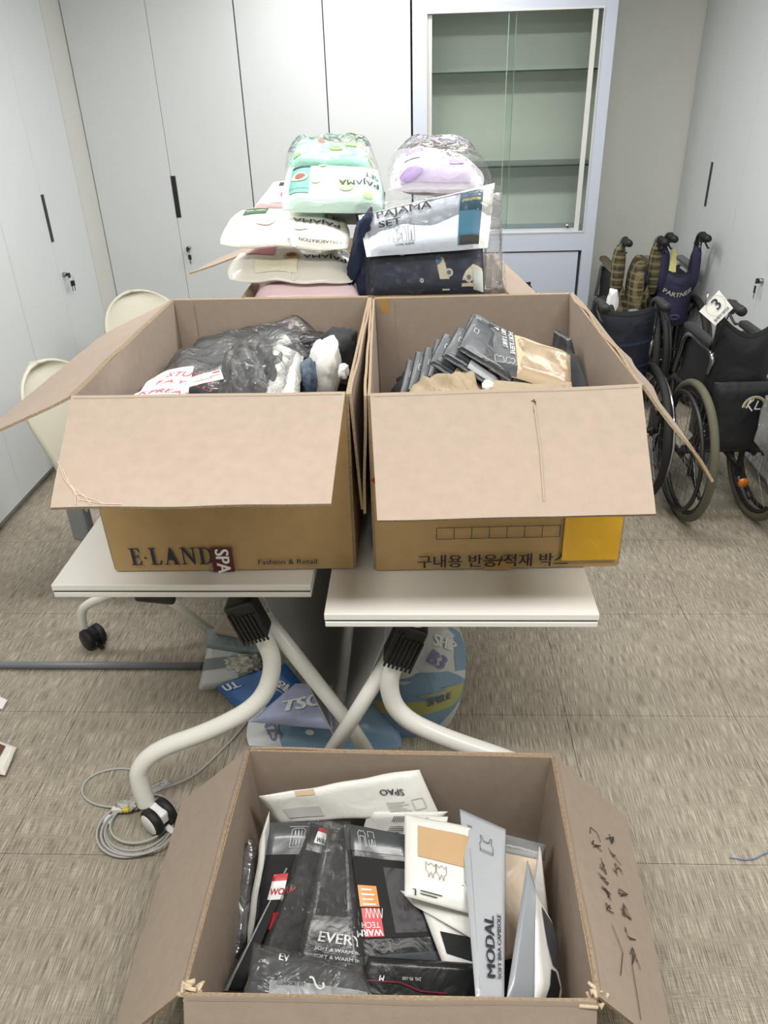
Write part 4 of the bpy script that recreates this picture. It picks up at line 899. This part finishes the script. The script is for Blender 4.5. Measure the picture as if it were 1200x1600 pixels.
o, p = fpk('white pouch with a black window below the camisole drawing pack', [(0.044,0.853,0.24), (0.114,0.829,0.23), (0.106,0.963,0.3), (-0.01,0.968,0.3)], .007, sk, seed=114, wr=.002)
sheet('black_window', p, PJ['black'], o, .22, .99, .22, .50); hook(p, .32, .66, o, .014)
o, p = fpk('white pouch with creased edge under the beige-window pouch', [(-0.023,0.953,0.295), (0.104,0.883,0.28), (0.107,0.943,0.31), (-0.041,0.965,0.31)], .006, sk, seed=115)
o, p = fpk('white pouch with a beige window and two small garment drawings', [(-0.032,0.94,0.33), (0.096,0.912,0.32), (0.104,1.071,0.37), (-0.033,1.101,0.37)], .008, sk, seed=116, wr=.003, n=30)
sheet('beige_window', p, mat('beige_knit', (196, 164, 124), .8, crumple=.5), o, .20, .99, .48, .86, off=.0018); strokes(p, [[(x+a, b_) for a, b_ in ((0, .3), (0, 1), (.25, .75), (.5, 1), (.75, .75), (.95, 1), (.95, .3), (.75, .1), (.7, -.3), (.5, .2), (.3, -.3), (.25, .1), (0, .3))] for x in (0, 1.0)], .0009, mat('brown_line', (90, 66, 56), .6), o, u0=.32, v0=.30, sc=.022)
text(p, 'L', .18, .09, .016, GR, o, ang=PI, bold=.03); strokes(p, [[(0, 0), (.035, 0)], [(0, .005), (.045, .005)]], .0016, GR, o, u0=.24, v0=.06); hook(p, .93, .22, o, .014)
lg_ = mat('light_grey_pouch', (176, 180, 186), .3, var=.02, crumple=.15, cs=10, coat=.4)
o, p = fpk('cream garment in a clear window bag right of the tall grey pouch', [(0.17,0.917,0.16), (0.237,0.931,0.16), (0.272,1.106,0.27), (0.161,1.122,0.29)], .016, mat('cream_garment', (226, 208, 188), .8, var=.05, crumple=.6, cs=9), seed=118, wr=.004)
sheet('grey_header', p, mat('grey_header', (132, 134, 136), .4), o, .0, 1, .84, 1)
pouch('film_wrap', Patch(*[V(x)-o.location for x in ((0.168,0.908,0.17), (0.24,0.923,0.17), (0.276,1.108,0.285), (0.156,1.127,0.3))], t=.022, wr=.004, wf=4, seed=119), film('glossy_window'), o, back=False)
o, p = fpk('tall light grey pouch lettered MODAL, standing upright in the floor box', [(0.095,0.743,0.33), (0.146,0.755,0.31), (0.178,1.074,0.36), (0.084,1.116,0.37)], .006, lg_, seed=120, n=30)
text(p, 'MODAL', .62, .10, .030, GR, o, ang=PI/2, bold=.03, sx=1.05); text(p, 'SOFT BRA CAMISOLE', .82, .10, .0125, GR, o, ang=PI/2, bold=.03); strokes(p, top_icon(), .0009, GR, o, u0=.36, v0=.77, sc=.034)
text(p, 'S', .10, .90, .011, GR, o, ang=-PI/2, bold=.03); strokes(p, [[(0, 0), (0, .25)]], .0008, mat('grey_line', (150, 148, 144)), o, u0=.13, v0=.05, off=.002)
o, p = fpk('frosted grey pouch right of the tall lettered pouch, tapering upward', [(0.15,0.76,0.3), (0.205,0.778,0.27), (0.225,0.959,0.34), (0.215,1.005,0.355)], .006, mat('frosted_pouch', (150, 155, 162), .3, coat=.4), seed=122)
o, p = fpk('white pouch with black garment at the right wall of the floor box', [(0.204,0.777,0.27), (0.267,0.816,0.2), (0.255,0.925,0.28), (0.217,0.977,0.34)], .010, sk, seed=124, wr=.006)
sheet('black_window', p, mat('charcoal_window', (64, 64, 68), .6), o, v0=.35, v1=.85, poly=[(.55, .98), (.42, .98), (.35, .95), (.30, .80)], off=.0018); sheet('black_window', p, PJ['black'], o, v0=.0, v1=.30, poly=[(.30, .80), (.36, .78), (.45, .66)], off=.0018)
o, p = fpk('white pouch with a pointed top standing behind the black-garment pouch', [(0.224,0.99,0.22), (0.266,0.975,0.2), (0.25,1.046,0.33), (0.246,1.05,0.34)], .006, sk, seed=126)


# ================================================================ WHEELCHAIRS
def wheelchair(label, loc, rz, w=.30, cloth=None, tire=(34, 34, 34), rim_m=None, frame_m=None, handle_z=.93, arm_m=None, back_top=.90, seat_fold=.12, hand_m=None, back_z=.48, sag=.05, wings=False):
    """local +y is forward; w is the folded width between wheels"""
    t = thing('wheelchair', label, 'wheelchair', loc, rz)
    fm = frame_m or M['blk']; rm = rim_m or M['steel']; hm = hand_m or M['blk']; cl = cloth
    R_, h = .305, w/2
    tm = mat('tyre_%d_%d' % (tire[0], tire[2]), tire, .75, var=.08, bump=.3, bs=250)
    for s in (-1, 1):
        x = s*h
        o = MB().torus((x, 0, R_), (1, 0, 0), R_-.017, .017, 56, 10).build('tyre', tm, t)
        wl = MB().torus((x, 0, R_), (1, 0, 0), R_-.040, .010, 48, 8).build('rim', rm, t)
        b = MB()
        for k in range(28):
            a = 2*PI*k/28; q = a+(.45 if k % 2 else -.45); sx = .022*(1 if k % 4 < 2 else -1)
            b.tube([(x+sx, .022*math.cos(q), R_+.022*math.sin(q)), (x, (R_-.045)*math.cos(a), R_+(R_-.045)*math.sin(a))], .0011, 4, cap=False)
        b.build('spokes', M['steel'], wl)['kind'] = 'stuff'
        MB().lathe([(0, -.04), (.014, -.04), (.014, -.026), (.026, -.024), (.026, -.018), (.012, -.014), (.012, .014), (.026, .018), (.026, .024), (.014, .026), (.014, .04), (0, .04)], (x, 0, R_), (1, 0, 0), 16).build('hub', M['blk'], wl)
        MB().torus((x+s*.035, 0, R_), (1, 0, 0), R_-.052, .0095, 48, 8).build('hand_rim', hm, t)
        # side frame
        xi = x-s*.045
        b = MB(); b.tube([(xi, -.10, handle_z), (xi, .0, handle_z+.0), (xi, .03, handle_z-.05), (xi, .035, .60), (xi, .05, .30), (xi, .05, .16)], .0125, 10, smooth_pts=2)
        b.tube([(xi, .04, .50), (xi, .42, .50), (xi, .47, .44), (xi, .50, .22)], .0125, 10, smooth_pts=2)
        b.tube([(xi, .04, .20), (xi, .45, .20)], .0115, 8); b.tube([(xi, .42, .50), (xi, .42, .18)], .0115, 8)
        b.tube([(xi, .04, .20), (xi, -.08, .14), (xi, -.11, .13)], .010, 8)
        b.build('side_frame', fm, t)
        g = MB().lathe([(0, 0), (.017, .002), (.019, .012), (.017, .02), (.019, .03), (.017, .05), (.017, .09), (.019, .098), (.017, .105), (.013, .118), (.012, .13)], (xi, -.155, handle_z-.005), (0, 1, .03), 14).build('push_grip', M['blk2'], t)
        b = MB().tube([(xi+s*.012, -.06, handle_z-.03), (xi+s*.012, -.13, handle_z-.055), (xi+s*.01, -.15, handle_z-.05)], .005, 6, smooth_pts=1); b.box(xi-.012, xi+.012, -.06, -.03, handle_z-.04, handle_z-.01, bev=.004); b.build('brake_lever', M['blk'], g)
        MB().tube([(xi, -.05, handle_z-.03), (xi+s*.02, -.0, handle_z-.16), (xi+s*.01, .05, .62), (xi, .06, .42)], .0032, 6, smooth_pts=2).build('brake_cable', M['blk2'], t)
        # armrest
        b = MB(); b.tube([(xi+s*.012, .02, .64), (xi+s*.012, .0, .715), (xi+s*.012, .06, .735), (xi+s*.012, .28, .735), (xi+s*.012, .34, .70), (xi+s*.012, .36, .62), (xi+s*.012, .40, .52)], .011, 9, smooth_pts=2)
        b.build('armrest_tube', M['steel'] if fm is M['blk'] else fm, t)
        b = MB().box(xi-.022+s*.012, xi+.022+s*.012, .03, .33, .742, .772, bev=.011); b.build('armrest_pad', arm_m or M['blk'], t)
        MB().box(xi+s*.0, xi+s*.003, .05, .36, .50, .71).build('skirt_guard', M['blk'] if not wings else cl, t)
        # front castor
        b = MB(); b.torus((xi, .47, .085), (1, 0, 0), .068, .017, 28, 8).lathe([(0, -.014), (.055, -.014), (.055, .014), (0, .014)], (xi, .47, .085), (1, 0, 0), 20); fc = b.build('front_wheel', M['grey'], t)
        b = MB(); b.tube([(xi-.024, .47, .085), (xi-.022, .455, .17), (xi, .44, .20)], .006, 6); b.tube([(xi+.024, .47, .085), (xi+.022, .455, .17), (xi, .44, .20)], .006, 6); b.build('fork', fm, fc)
        # footrest
        b = MB(); b.tube([(xi, .48, .40), (xi, .56, .24), (xi, .60, .12)], .010, 8, smooth_pts=1); b.box(xi-.008, xi+.006, .52, .66, .11, .24, bev=.003); b.build('footrest', M['blk'], t)
    # crossed folding braces
    xb = h-.045
    MB().tube([(-xb, .20, .20), (xb, .20, .50)], .0105, 8).tube([(xb, .22, .20), (-xb, .22, .50)], .0105, 8).build('cross_brace', fm, t)
    MB().tube([(-h, 0, R_), (h, 0, R_)], .008, 8).build('axle_tube', M['blk'], t)
    # back upholstery: sleeve of cloth between the posts, sagging in the middle when folded
    p = Patch((-xb-.012, .015, back_z), (xb+.012, .015, back_z), (xb+.012, -.0, back_top), (-xb-.012, -.0, back_top), t=.016, wr=.010, wf=2.2, seed=abs(loc[0])*10, edge=.2)
    _P = p.P
    def P2(u, v, off=0, side=1):
        q = _P(u, v, off, side); s_ = math.sin(PI*max(0, min(1, u))); q.z -= sag*s_*v; q.y += -.035*s_*(1-.3*v)*(1 if not wings else 1.5); return q
    p.P = P2
    bk = pouch('back_upholstery', p, cl, t)
    sheet('back_band', p, mat('dark_binding', (22, 24, 30), .8), bk, 0, 1, .955, 1.0, off=.002)
    if wings:
        for s in (-1, 1): lump('back_sleeve', (s*(xb+.0), .0, back_top-.04+.0), (.030, .035, .12), cl, t, seed=s+5, amp=.1)
    # seat cloth folded up in the middle
    b = bmesh.new(); n = 10; rows = []
    for j in range(6):
        y = .06+.36*j/5; rows.append([b.verts.new((-xb+2*xb*i/n, y, .515+seat_fold*(1-abs(i/n*2-1)**1.2)*(1-.1*j/5))) for i in range(n+1)])
    for A, B_ in zip(rows, rows[1:]):
        for i in range(n): f = b.faces.new((A[i], A[i+1], B_[i+1], B_[i])); f.smooth = True
    me = bpy.data.meshes.new('seat'); b.to_mesh(me); b.free(); me.materials.append(cl); so = bpy.data.objects.new('seat', me); C.objects.link(so); so.parent = t
    sm = so.modifiers.new('th', 'SOLIDIFY'); sm.thickness = .02
    return t, p, bk
NV = mat('navy_nylon', (26, 32, 52), .55, var=.1, crumple=.4, cs=10); NV2 = mat('dark_navy_canvas', (14, 22, 38), .6, var=.1, crumple=.3); PV = mat('purple_navy_padding', (40, 38, 66), .75, var=.08, crumple=.4, cs=9)
BN = mat('black_nylon', (16, 18, 24), .6, var=.1, crumple=.3)
gr_m = mat('grey_armrest', (104, 108, 106), .5)
# 1: black wheelchair with the numbered tag
t, p, bk = wheelchair('black folded wheelchair with a white tag numbered 3 on its handle and olive tyres', (1.30, 3.03, 0), .02, w=.30, cloth=BN, tire=(92, 90, 72), rim_m=M['blk'], handle_z=.945, back_top=.89, sag=.07)
po = Patch((-.125, -.085, .35), (.155, -.085, .35), (.155, -.075, .64), (-.125, -.075, .64), t=.022, wr=.004, seed=4, edge=.15)
pk = pouch('rear_pocket', po, BN, t)
# logo: two arches and two letters
ylw = mat('logo_gold', (176, 160, 96), .5); wht = mat('logo_white', (206, 206, 202), .5)
arch = lambda r: [(r*math.cos(PI*k/20), r*math.sin(PI*k/20)) for k in range(21)]
strokes(po, [arch(.046)], .005, wht, pk, u0=.58, v0=.66, off=.006, name='logo_arch'); strokes(po, [arch(.040)], .005, ylw, pk, u0=.58, v0=.66, off=.006, name='logo_arch')
strokes(po, [[(-.032, -.002), (-.018, .034)], [(-.006, .034), (-.028, .012), (-.006, -.014)], [(.012, .028), (.002, -.006), (.026, -.006)]], .006, wht, pk, u0=.58, v0=.66, off=.007, name='logo_letters')
tg = Patch(*[V(x)-V((1.30, 3.03, 0)) for x in ((1.072,2.8,0.915), (1.124,2.8,0.977), (1.078,2.84,1.032), (1.02,2.84,0.957))], wr=.0005)
tc_ = slab('number_tag', tg, .003, mat('tag_card', (214, 214, 210), .35, coat=.4), M['white'], M['white'], t, 3, 3)
text(tg, '3', .46, .42, .056, M['ink'], tc_, ang=-.0, off=.002, bold=.02); strokes(tg, [[(.034*math.cos(PI*k/12), .034*math.sin(PI*k/12)) for k in range(25)]], .0015, mat('ring_grey', (176, 178, 176), .5), tc_, u0=.56, v0=.62, off=.0015, name='printed_ring')
text(tg, '휠체어 대여용', .10, .10, .012, M['ink'], tc_, off=.002, bold=.02, sx=1)
MB().tube([tg.P(.35, .99), tg.P(.4, 1.1)+V((0, -.01, .02)), tg.P(.6, 1.2)+V((0, 0, .01))], .004, 6).build('tag_clip', M['chrome'], tc_)
MB().lathe([(0, 0), (.022, 0), (.022, .008), (0, .008)], V((1.36,2.92,0.206))-V((1.30, 3.03, 0)), (0, -1, 0), 8).build('amber_reflector', mat('amber', (196, 112, 24), .25, coat=.5), t)
# plastic bag hanging at its right side
o, p2 = pack('plastic_bag', 'clear plastic bag with a white label hanging on the wheelchair at the right edge', 'bag', [(1.331,2.84,0.432), (1.539,2.84,0.199), (1.446,2.88,0.617), (1.353,2.88,0.61)], .03, film('grey_bag_film', tint=(205, 208, 212), haze=.2, crumple=.8, cs=12), seed=130, wr=.01)
c_ = sheet('label_patch', p2, M['white'], o, .25, 1, .30, .55, off=.004); strokes(p2, [[(0, 0), (.03, .0)], [(0, .008), (.04, .008)]], .002, GR, c_, u0=.4, v0=.38, off=.006)
# 2: navy wheelchair nearest the right box
t, p, bk = wheelchair('navy folded wheelchair nearest the right box, silver hand rims', (.865, 3.24, 0), .03, w=.33, cloth=NV2, hand_m=M['chrome'], handle_z=.905, back_top=.875, sag=.02, arm_m=gr_m, seat_fold=.14)
for v in (.35, .62): sheet('stitched_band', p, mat('navy_band', (30, 44, 66), .6), bk, .02, .98, v, v+.03, off=.003)
# 3: plaid
PL = plaid('tartan_cloth', (84, 78, 54), (34, 30, 26), (140, 128, 92), 14)
t, p, bk = wheelchair('folded wheelchair upholstered in olive tartan', (1.21, 4.42, 0), .02, w=.28, cloth=PL, handle_z=.93, back_top=.80, sag=.22, seat_fold=.02, arm_m=PL, frame_m=M['grey'])
o = lump('folded_seat', (.0, -.02, .66), (.042, .09, .17), PL, t, seed=31, amp=.08); lump('back_sleeve', (-.10, .0, .76), (.035, .05, .14), PL, t, seed=33, amp=.08); lump('back_sleeve', (.10, .0, .76), (.035, .05, .14), PL, t, seed=34, amp=.08)
lump('white_cloth', (-.13, -.08, .60), (.03, .02, .08), M['white'], t, seed=2)
# 4: purple-navy padded
t, p, bk = wheelchair('folded wheelchair with padded purple-navy back and printed name', (1.435, 4.40, 0), -.02, w=.26, cloth=PV, handle_z=.95, back_top=.80, sag=.06, wings=True, frame_m=M['blk'], arm_m=gr_m, back_z=.45)
text(p, 'PARTNER', .10, .60, .040, mat('thread_white', (168, 168, 150), .6), bk, off=.012, bold=.02, sx=.9, shear=.2)
strokes(p, [[(.03*math.cos(a*.5), .018*math.sin(a*.5)) for a in range(14)], [(.022*math.cos(a*.5), .012*math.sin(a*.5)) for a in range(12)]], .003, mat('thread_blue', (110, 110, 150), .6), bk, u0=.5, v0=.22, off=.012, name='embroidered_mark')
lump('padded_arm', (-.16, .12, .70), (.035, .13, .05), PV, t, seed=41, amp=.08); sheet('yellow_tag', Patch((-.06, -.03, .76), (-.02, -.03, .75), (-.03, -.02, .86), (-.05, -.02, .88)), mat('pale_yellow', (212, 206, 130), .5), t)
# 5: behind the boxes, in front of the display case
t, p, bk = wheelchair('navy folded wheelchair standing before the display case, mostly hidden by the rear box', (.47, 3.98, 0), .2, w=.28, cloth=NV, handle_z=.74, back_top=.80, arm_m=NV, sag=.0)
lump('folded_blanket', (.14, .0, .70), (.05, .08, .035), plaid('grey_check', (60, 62, 64), (30, 30, 32), (190, 190, 184)), t, seed=8)


# ================================================================ BAGS UNDER THE TABLES, CABLE, SMALL THINGS
WB = mat('printed_white_plastic', (200, 203, 206), .35, var=.06, crumple=.5, cs=9, coat=.3); BB = mat('blue_cloth_in_bag', (118, 152, 182), .4, var=.08, vs=4, crumple=.5, cs=6, coat=.3)
YG = mat('yellow_green_print', (172, 174, 108), .4, var=.08, crumple=.3); PP = mat('purple_grey_print', (120, 122, 160), .45); LV = mat('lavender_plastic', (160, 168, 200), .4, crumple=.5, cs=8)
o, p = pack('shopping_bag', 'big round white and blue printed bag with a yellow-green band', 'bag',
 [(-0.187,1.66,-0.04), (0.116,1.7,-0.024), (0.162,1.9,0.286), (-0.139,1.9,0.296)], .09, WB, seed=140, wr=.012, wf=1.5, edge=.45, rnd=.75, n=34)
sheet('blue_area', p, BB, o, v0=.04, v1=.42, poly=[(.2, .72), (.1, .86), (.05, .95), (.0, .99), (.0, 1), (.0, 1)], off=.002, nu=16); sheet('blue_area', p, BB, o, v0=.42, v1=.57, poly=[(0, 1), (.1, 1), (.3, .93), (.5, .80)], off=.002, nu=14); sheet('blue_area', p, BB, o, v0=.57, v1=.95, poly=[(.88, 1), (.86, 1), (.88, 1), (.8, .98)], off=.002)
sheet('yellow_band', p, YG, o, v0=.25, v1=.44, poly=[(.05, .92), (.05, .97), (.1, .985), (.5, .99), (.75, .98)], off=.004, nu=16)
text(p, 'SMILE', .62, .31, .034, mat('grey_lettering', (96, 104, 124), .5), o, off=.0075, bold=.04, sx=.9, mirror=False, ang=.12)
text(p, 'B3', .55, .66, .060, PP, o, off=.006, bold=.05, ang=-.5); text(p, 'SHIP', .62, .78, .05, mat('white_lettering', (226, 228, 230), .5), o, off=.005, bold=.05, sx=.8, ang=-.2)
text(p, 'R', .50, .80, .035, mat('rust_lettering', (176, 104, 88), .5), o, off=.005, ang=.6)
o, p = pack('shopping_bag', 'blue bag of clothes lying under both tables, pale lavender band with white letters', 'bag',
 [(-0.527,1.62,-0.001), (-0.031,1.62,-0.016), (-0.11,1.76,0.093), (-0.519,1.74,0.069)], .05, BB, seed=142, wr=.014, wf=1.6, edge=.35, rnd=.3)
sheet('white_area', p, WB, o, 0, .22, .05, .95, off=.002); text(p, 'N2S', .10, .62, .05, PP, o, ang=-1.2, off=.005, bold=.04); blob('small_logo', p, M['white'], o, .42, .3, .008, asp=1.6)
q = Patch(*[V(x)-o.location for x in ((-0.489,1.6,0.134), (-0.244,1.56,0.147), (-0.249,1.66,0.222), (-0.361,1.68,0.208))], t=.02, wr=.008, seed=143)
b_ = pouch('lavender_band', q, LV, o); text(q, 'TSC', .30, .25, .060, mat('white_lettering', (226, 228, 230)), b_, ang=.35, off=.006, bold=.05)
o, p = pack('snack_bag', 'bright blue printed bag with white lettering under the left table', 'bag',
 [(-0.534,1.72,0.03), (-0.34,1.74,0.128), (-0.411,1.8,0.181), (-0.664,1.86,0.025)], .03, mat('bright_blue_plastic', (20, 96, 170), .3, var=.15, crumple=.3, coat=.4), seed=145, wr=.004)
text(p, '수원', .60, .62, .052, M['white'], o, ang=-1.25, off=.004, bold=.05); text(p, 'U.L', .10, .62, .04, M['white'], o, ang=.0, off=.004, bold=.05); sheet('yellow_line', p, YG, o, .3, .9, .93, .98)
o, p = pack('shopping_bag', 'grey-white printed plastic bag stack under the left table beside the grey rod', 'bag',
 [(-0.734,1.88,-0.016), (-0.474,1.86,0.065), (-0.476,1.96,0.14), (-0.701,1.98,0.112)], .03, WB, seed=147, wr=.008, wf=2)
sheet('grey_stripe', p, mat('slate_stripe', (124, 132, 136), .4), o, .04, 1, .42, .66); blob('dark_print', p, mat('slate_stripe', (124, 132, 136)), o, .72, .2, .03, seed=4)
o, p = pack('plastic_wrap', 'folded blue-grey plastic with crumpled clear wrap on the bag stack', 'bag',
 [(-0.677,1.88,0.173), (-0.451,1.84,0.162), (-0.469,1.92,0.211), (-0.687,1.94,0.203)], .02, mat('blue_grey_plastic', (116, 130, 136), .35, crumple=.6, cs=10, coat=.3), seed=149, wr=.006)
lump('crumpled_wrap', V((-0.545,1.83,0.154))-o.location, (.05, .03, .022), mat('crumpled_clear', (196, 194, 186), .25, crumple=1, cs=24, coat=.4), o, seed=5, amp=.5, fr=3)
o, p = pack('paper_bag', 'brownish folded packaging on top of the bag stack below the left clamp', 'bag',
 [(-0.659,1.9,0.219), (-0.509,1.86,0.216), (-0.528,1.92,0.287), (-0.622,1.94,0.254)], .012, mat('taupe_paper', (150, 138, 126), .6, crumple=.4), seed=151, wr=.004)
# bag seen in the gap between the two modesty panels
tag(lump('plastic_bag', (-.20, 2.45, .18), (.07, .12, .17), LV, None, seed=9, folds=.3), 'pale bag standing far back in the gap between the tables', 'bag')
# rod on the floor
t = thing('metal_rod', 'long thin grey metal rod lying across the floor left of the tables', 'rod', (-1.1, 1.98, .0125))
MB().tube([(-.95, 0, 0), (.37, -.002, 0)], .0125, 14).build('rod', M['rod'], t)
MB().lathe([(0, 0), (.0135, 0), (.0135, .02), (0, .021)], (.36, -.002, 0), (1, 0, 0), 14).build('end_cap', M['blk'], t)
# coiled network cable
t = thing('network_cable', 'coiled grey network cable with a yellow tag beside the left table caster', 'cable', (-.755, 1.35, 0))
CB = mat('grey_cable', (176, 176, 174), .45, var=.02)
def loop(cx, cy, rx, ry, z, a0=0, n=26, tilt=0):
    return [(cx+rx*math.cos(a0+2*PI*k/n), cy+ry*math.sin(a0+2*PI*k/n), z+tilt*math.sin(2*PI*k/n)) for k in range(n)]
for k, (cx, cy, rx, ry) in enumerate(((0, 0, .088, .078), (.008, -.006, .096, .086), (-.006, -.012, .100, .092), (.004, .004, .080, .070), (.012, -.018, .104, .086))):
    MB().tube(loop(cx, cy, rx, ry, .004+.0035*k, k, tilt=.002), .0032, 7, closed=True, smooth_pts=1).build('cable_loop', CB, t)
MB().tube([(-.06, .045, .014), (-.15, .06, .006), (-.205, .105, .004), (-.20, .165, .004), (-.13, .195, .004), (-.06, .185, .004), (-.035, .15, .008), (-.04, .11, .014)], .0032, 7, smooth_pts=3).build('cable_loop', CB, t)
MB().tube([(-.06, .05, .016), (.0, .10, .012), (.10, .155, .004), (.155, .245, .004), (.205, .34, .004), (.245, .46, .004), (.295, .61, .004)], .0032, 7, smooth_pts=3).build('cable_tail', CB, t)
MB().tube([(-.05, .06, .016), (.02, .10, .014), (.06, .07, .012), (.09, .03, .01)], .0032, 7, smooth_pts=2).build('cable_tail', CB, t)
pl = MB(); pl.box(-.085, -.055, .030, .044, .012, .024, bev=.002, mtx=None); pl.build('plug', mat('clear_plug', (212, 214, 210), .2), t)
MB().box(-.054, -.036, .028, .046, .016, .026, bev=.002).build('yellow_tag', mat('yellow_plug', (222, 200, 40), .4), t)
MB().box(-.10, -.08, .0, .028, .003, .010, bev=.002).build('plug_boot', M['white'], t)
o = pouch('clear_sleeve', Patch((-.05, .07, .02), (-.03, .055, .02), (.055, .125, .018), (.035, .15, .018), t=.006, wr=.006, wf=6, seed=3), M['haze'], t)
lump('tie_wrap', (-.045, .05, .02), (.03, .016, .010), mat('crumpled_clear', (196, 194, 186)), t, seed=7, amp=.4, fr=3)
# litter at the left edge
o, p = pack('snack_wrapper', 'torn brown and white snack wrapper on the floor at the left edge', 'litter', [(-1.275,1.519,0.012), (-1.196,1.503,0.012), (-1.205,1.602,0.02), (-1.318,1.647,0.02)], .010, mat('wrapper_white', (222, 220, 212), .35, crumple=.5), seed=160, wr=.006)
sheet('brown_print', p, mat('chocolate_print', (92, 52, 28), .35), o, v0=.1, v1=.85, poly=[(0, .55), (0, .65), (0, .72)], off=.002)
o, p = pack('paper_scrap', 'small white paper scrap on the floor at the left edge', 'litter', [(-1.375,1.777,0.004), (-1.337,1.777,0.004), (-1.336,1.814,0.008), (-1.393,1.843,0.008)], .003, M['white'], seed=161, n=8)
tag(MB().tube([(0.777,1.278,0.003), (0.829,1.27,0.003), (0.87,1.293,0.004), (0.903,1.298,0.003)], .0018, 6, smooth_pts=2).build('blue_thread', mat('blue_thread_m', (120, 134, 170), .6)), 'thin pale blue thread on the floor at the right edge', 'thread')
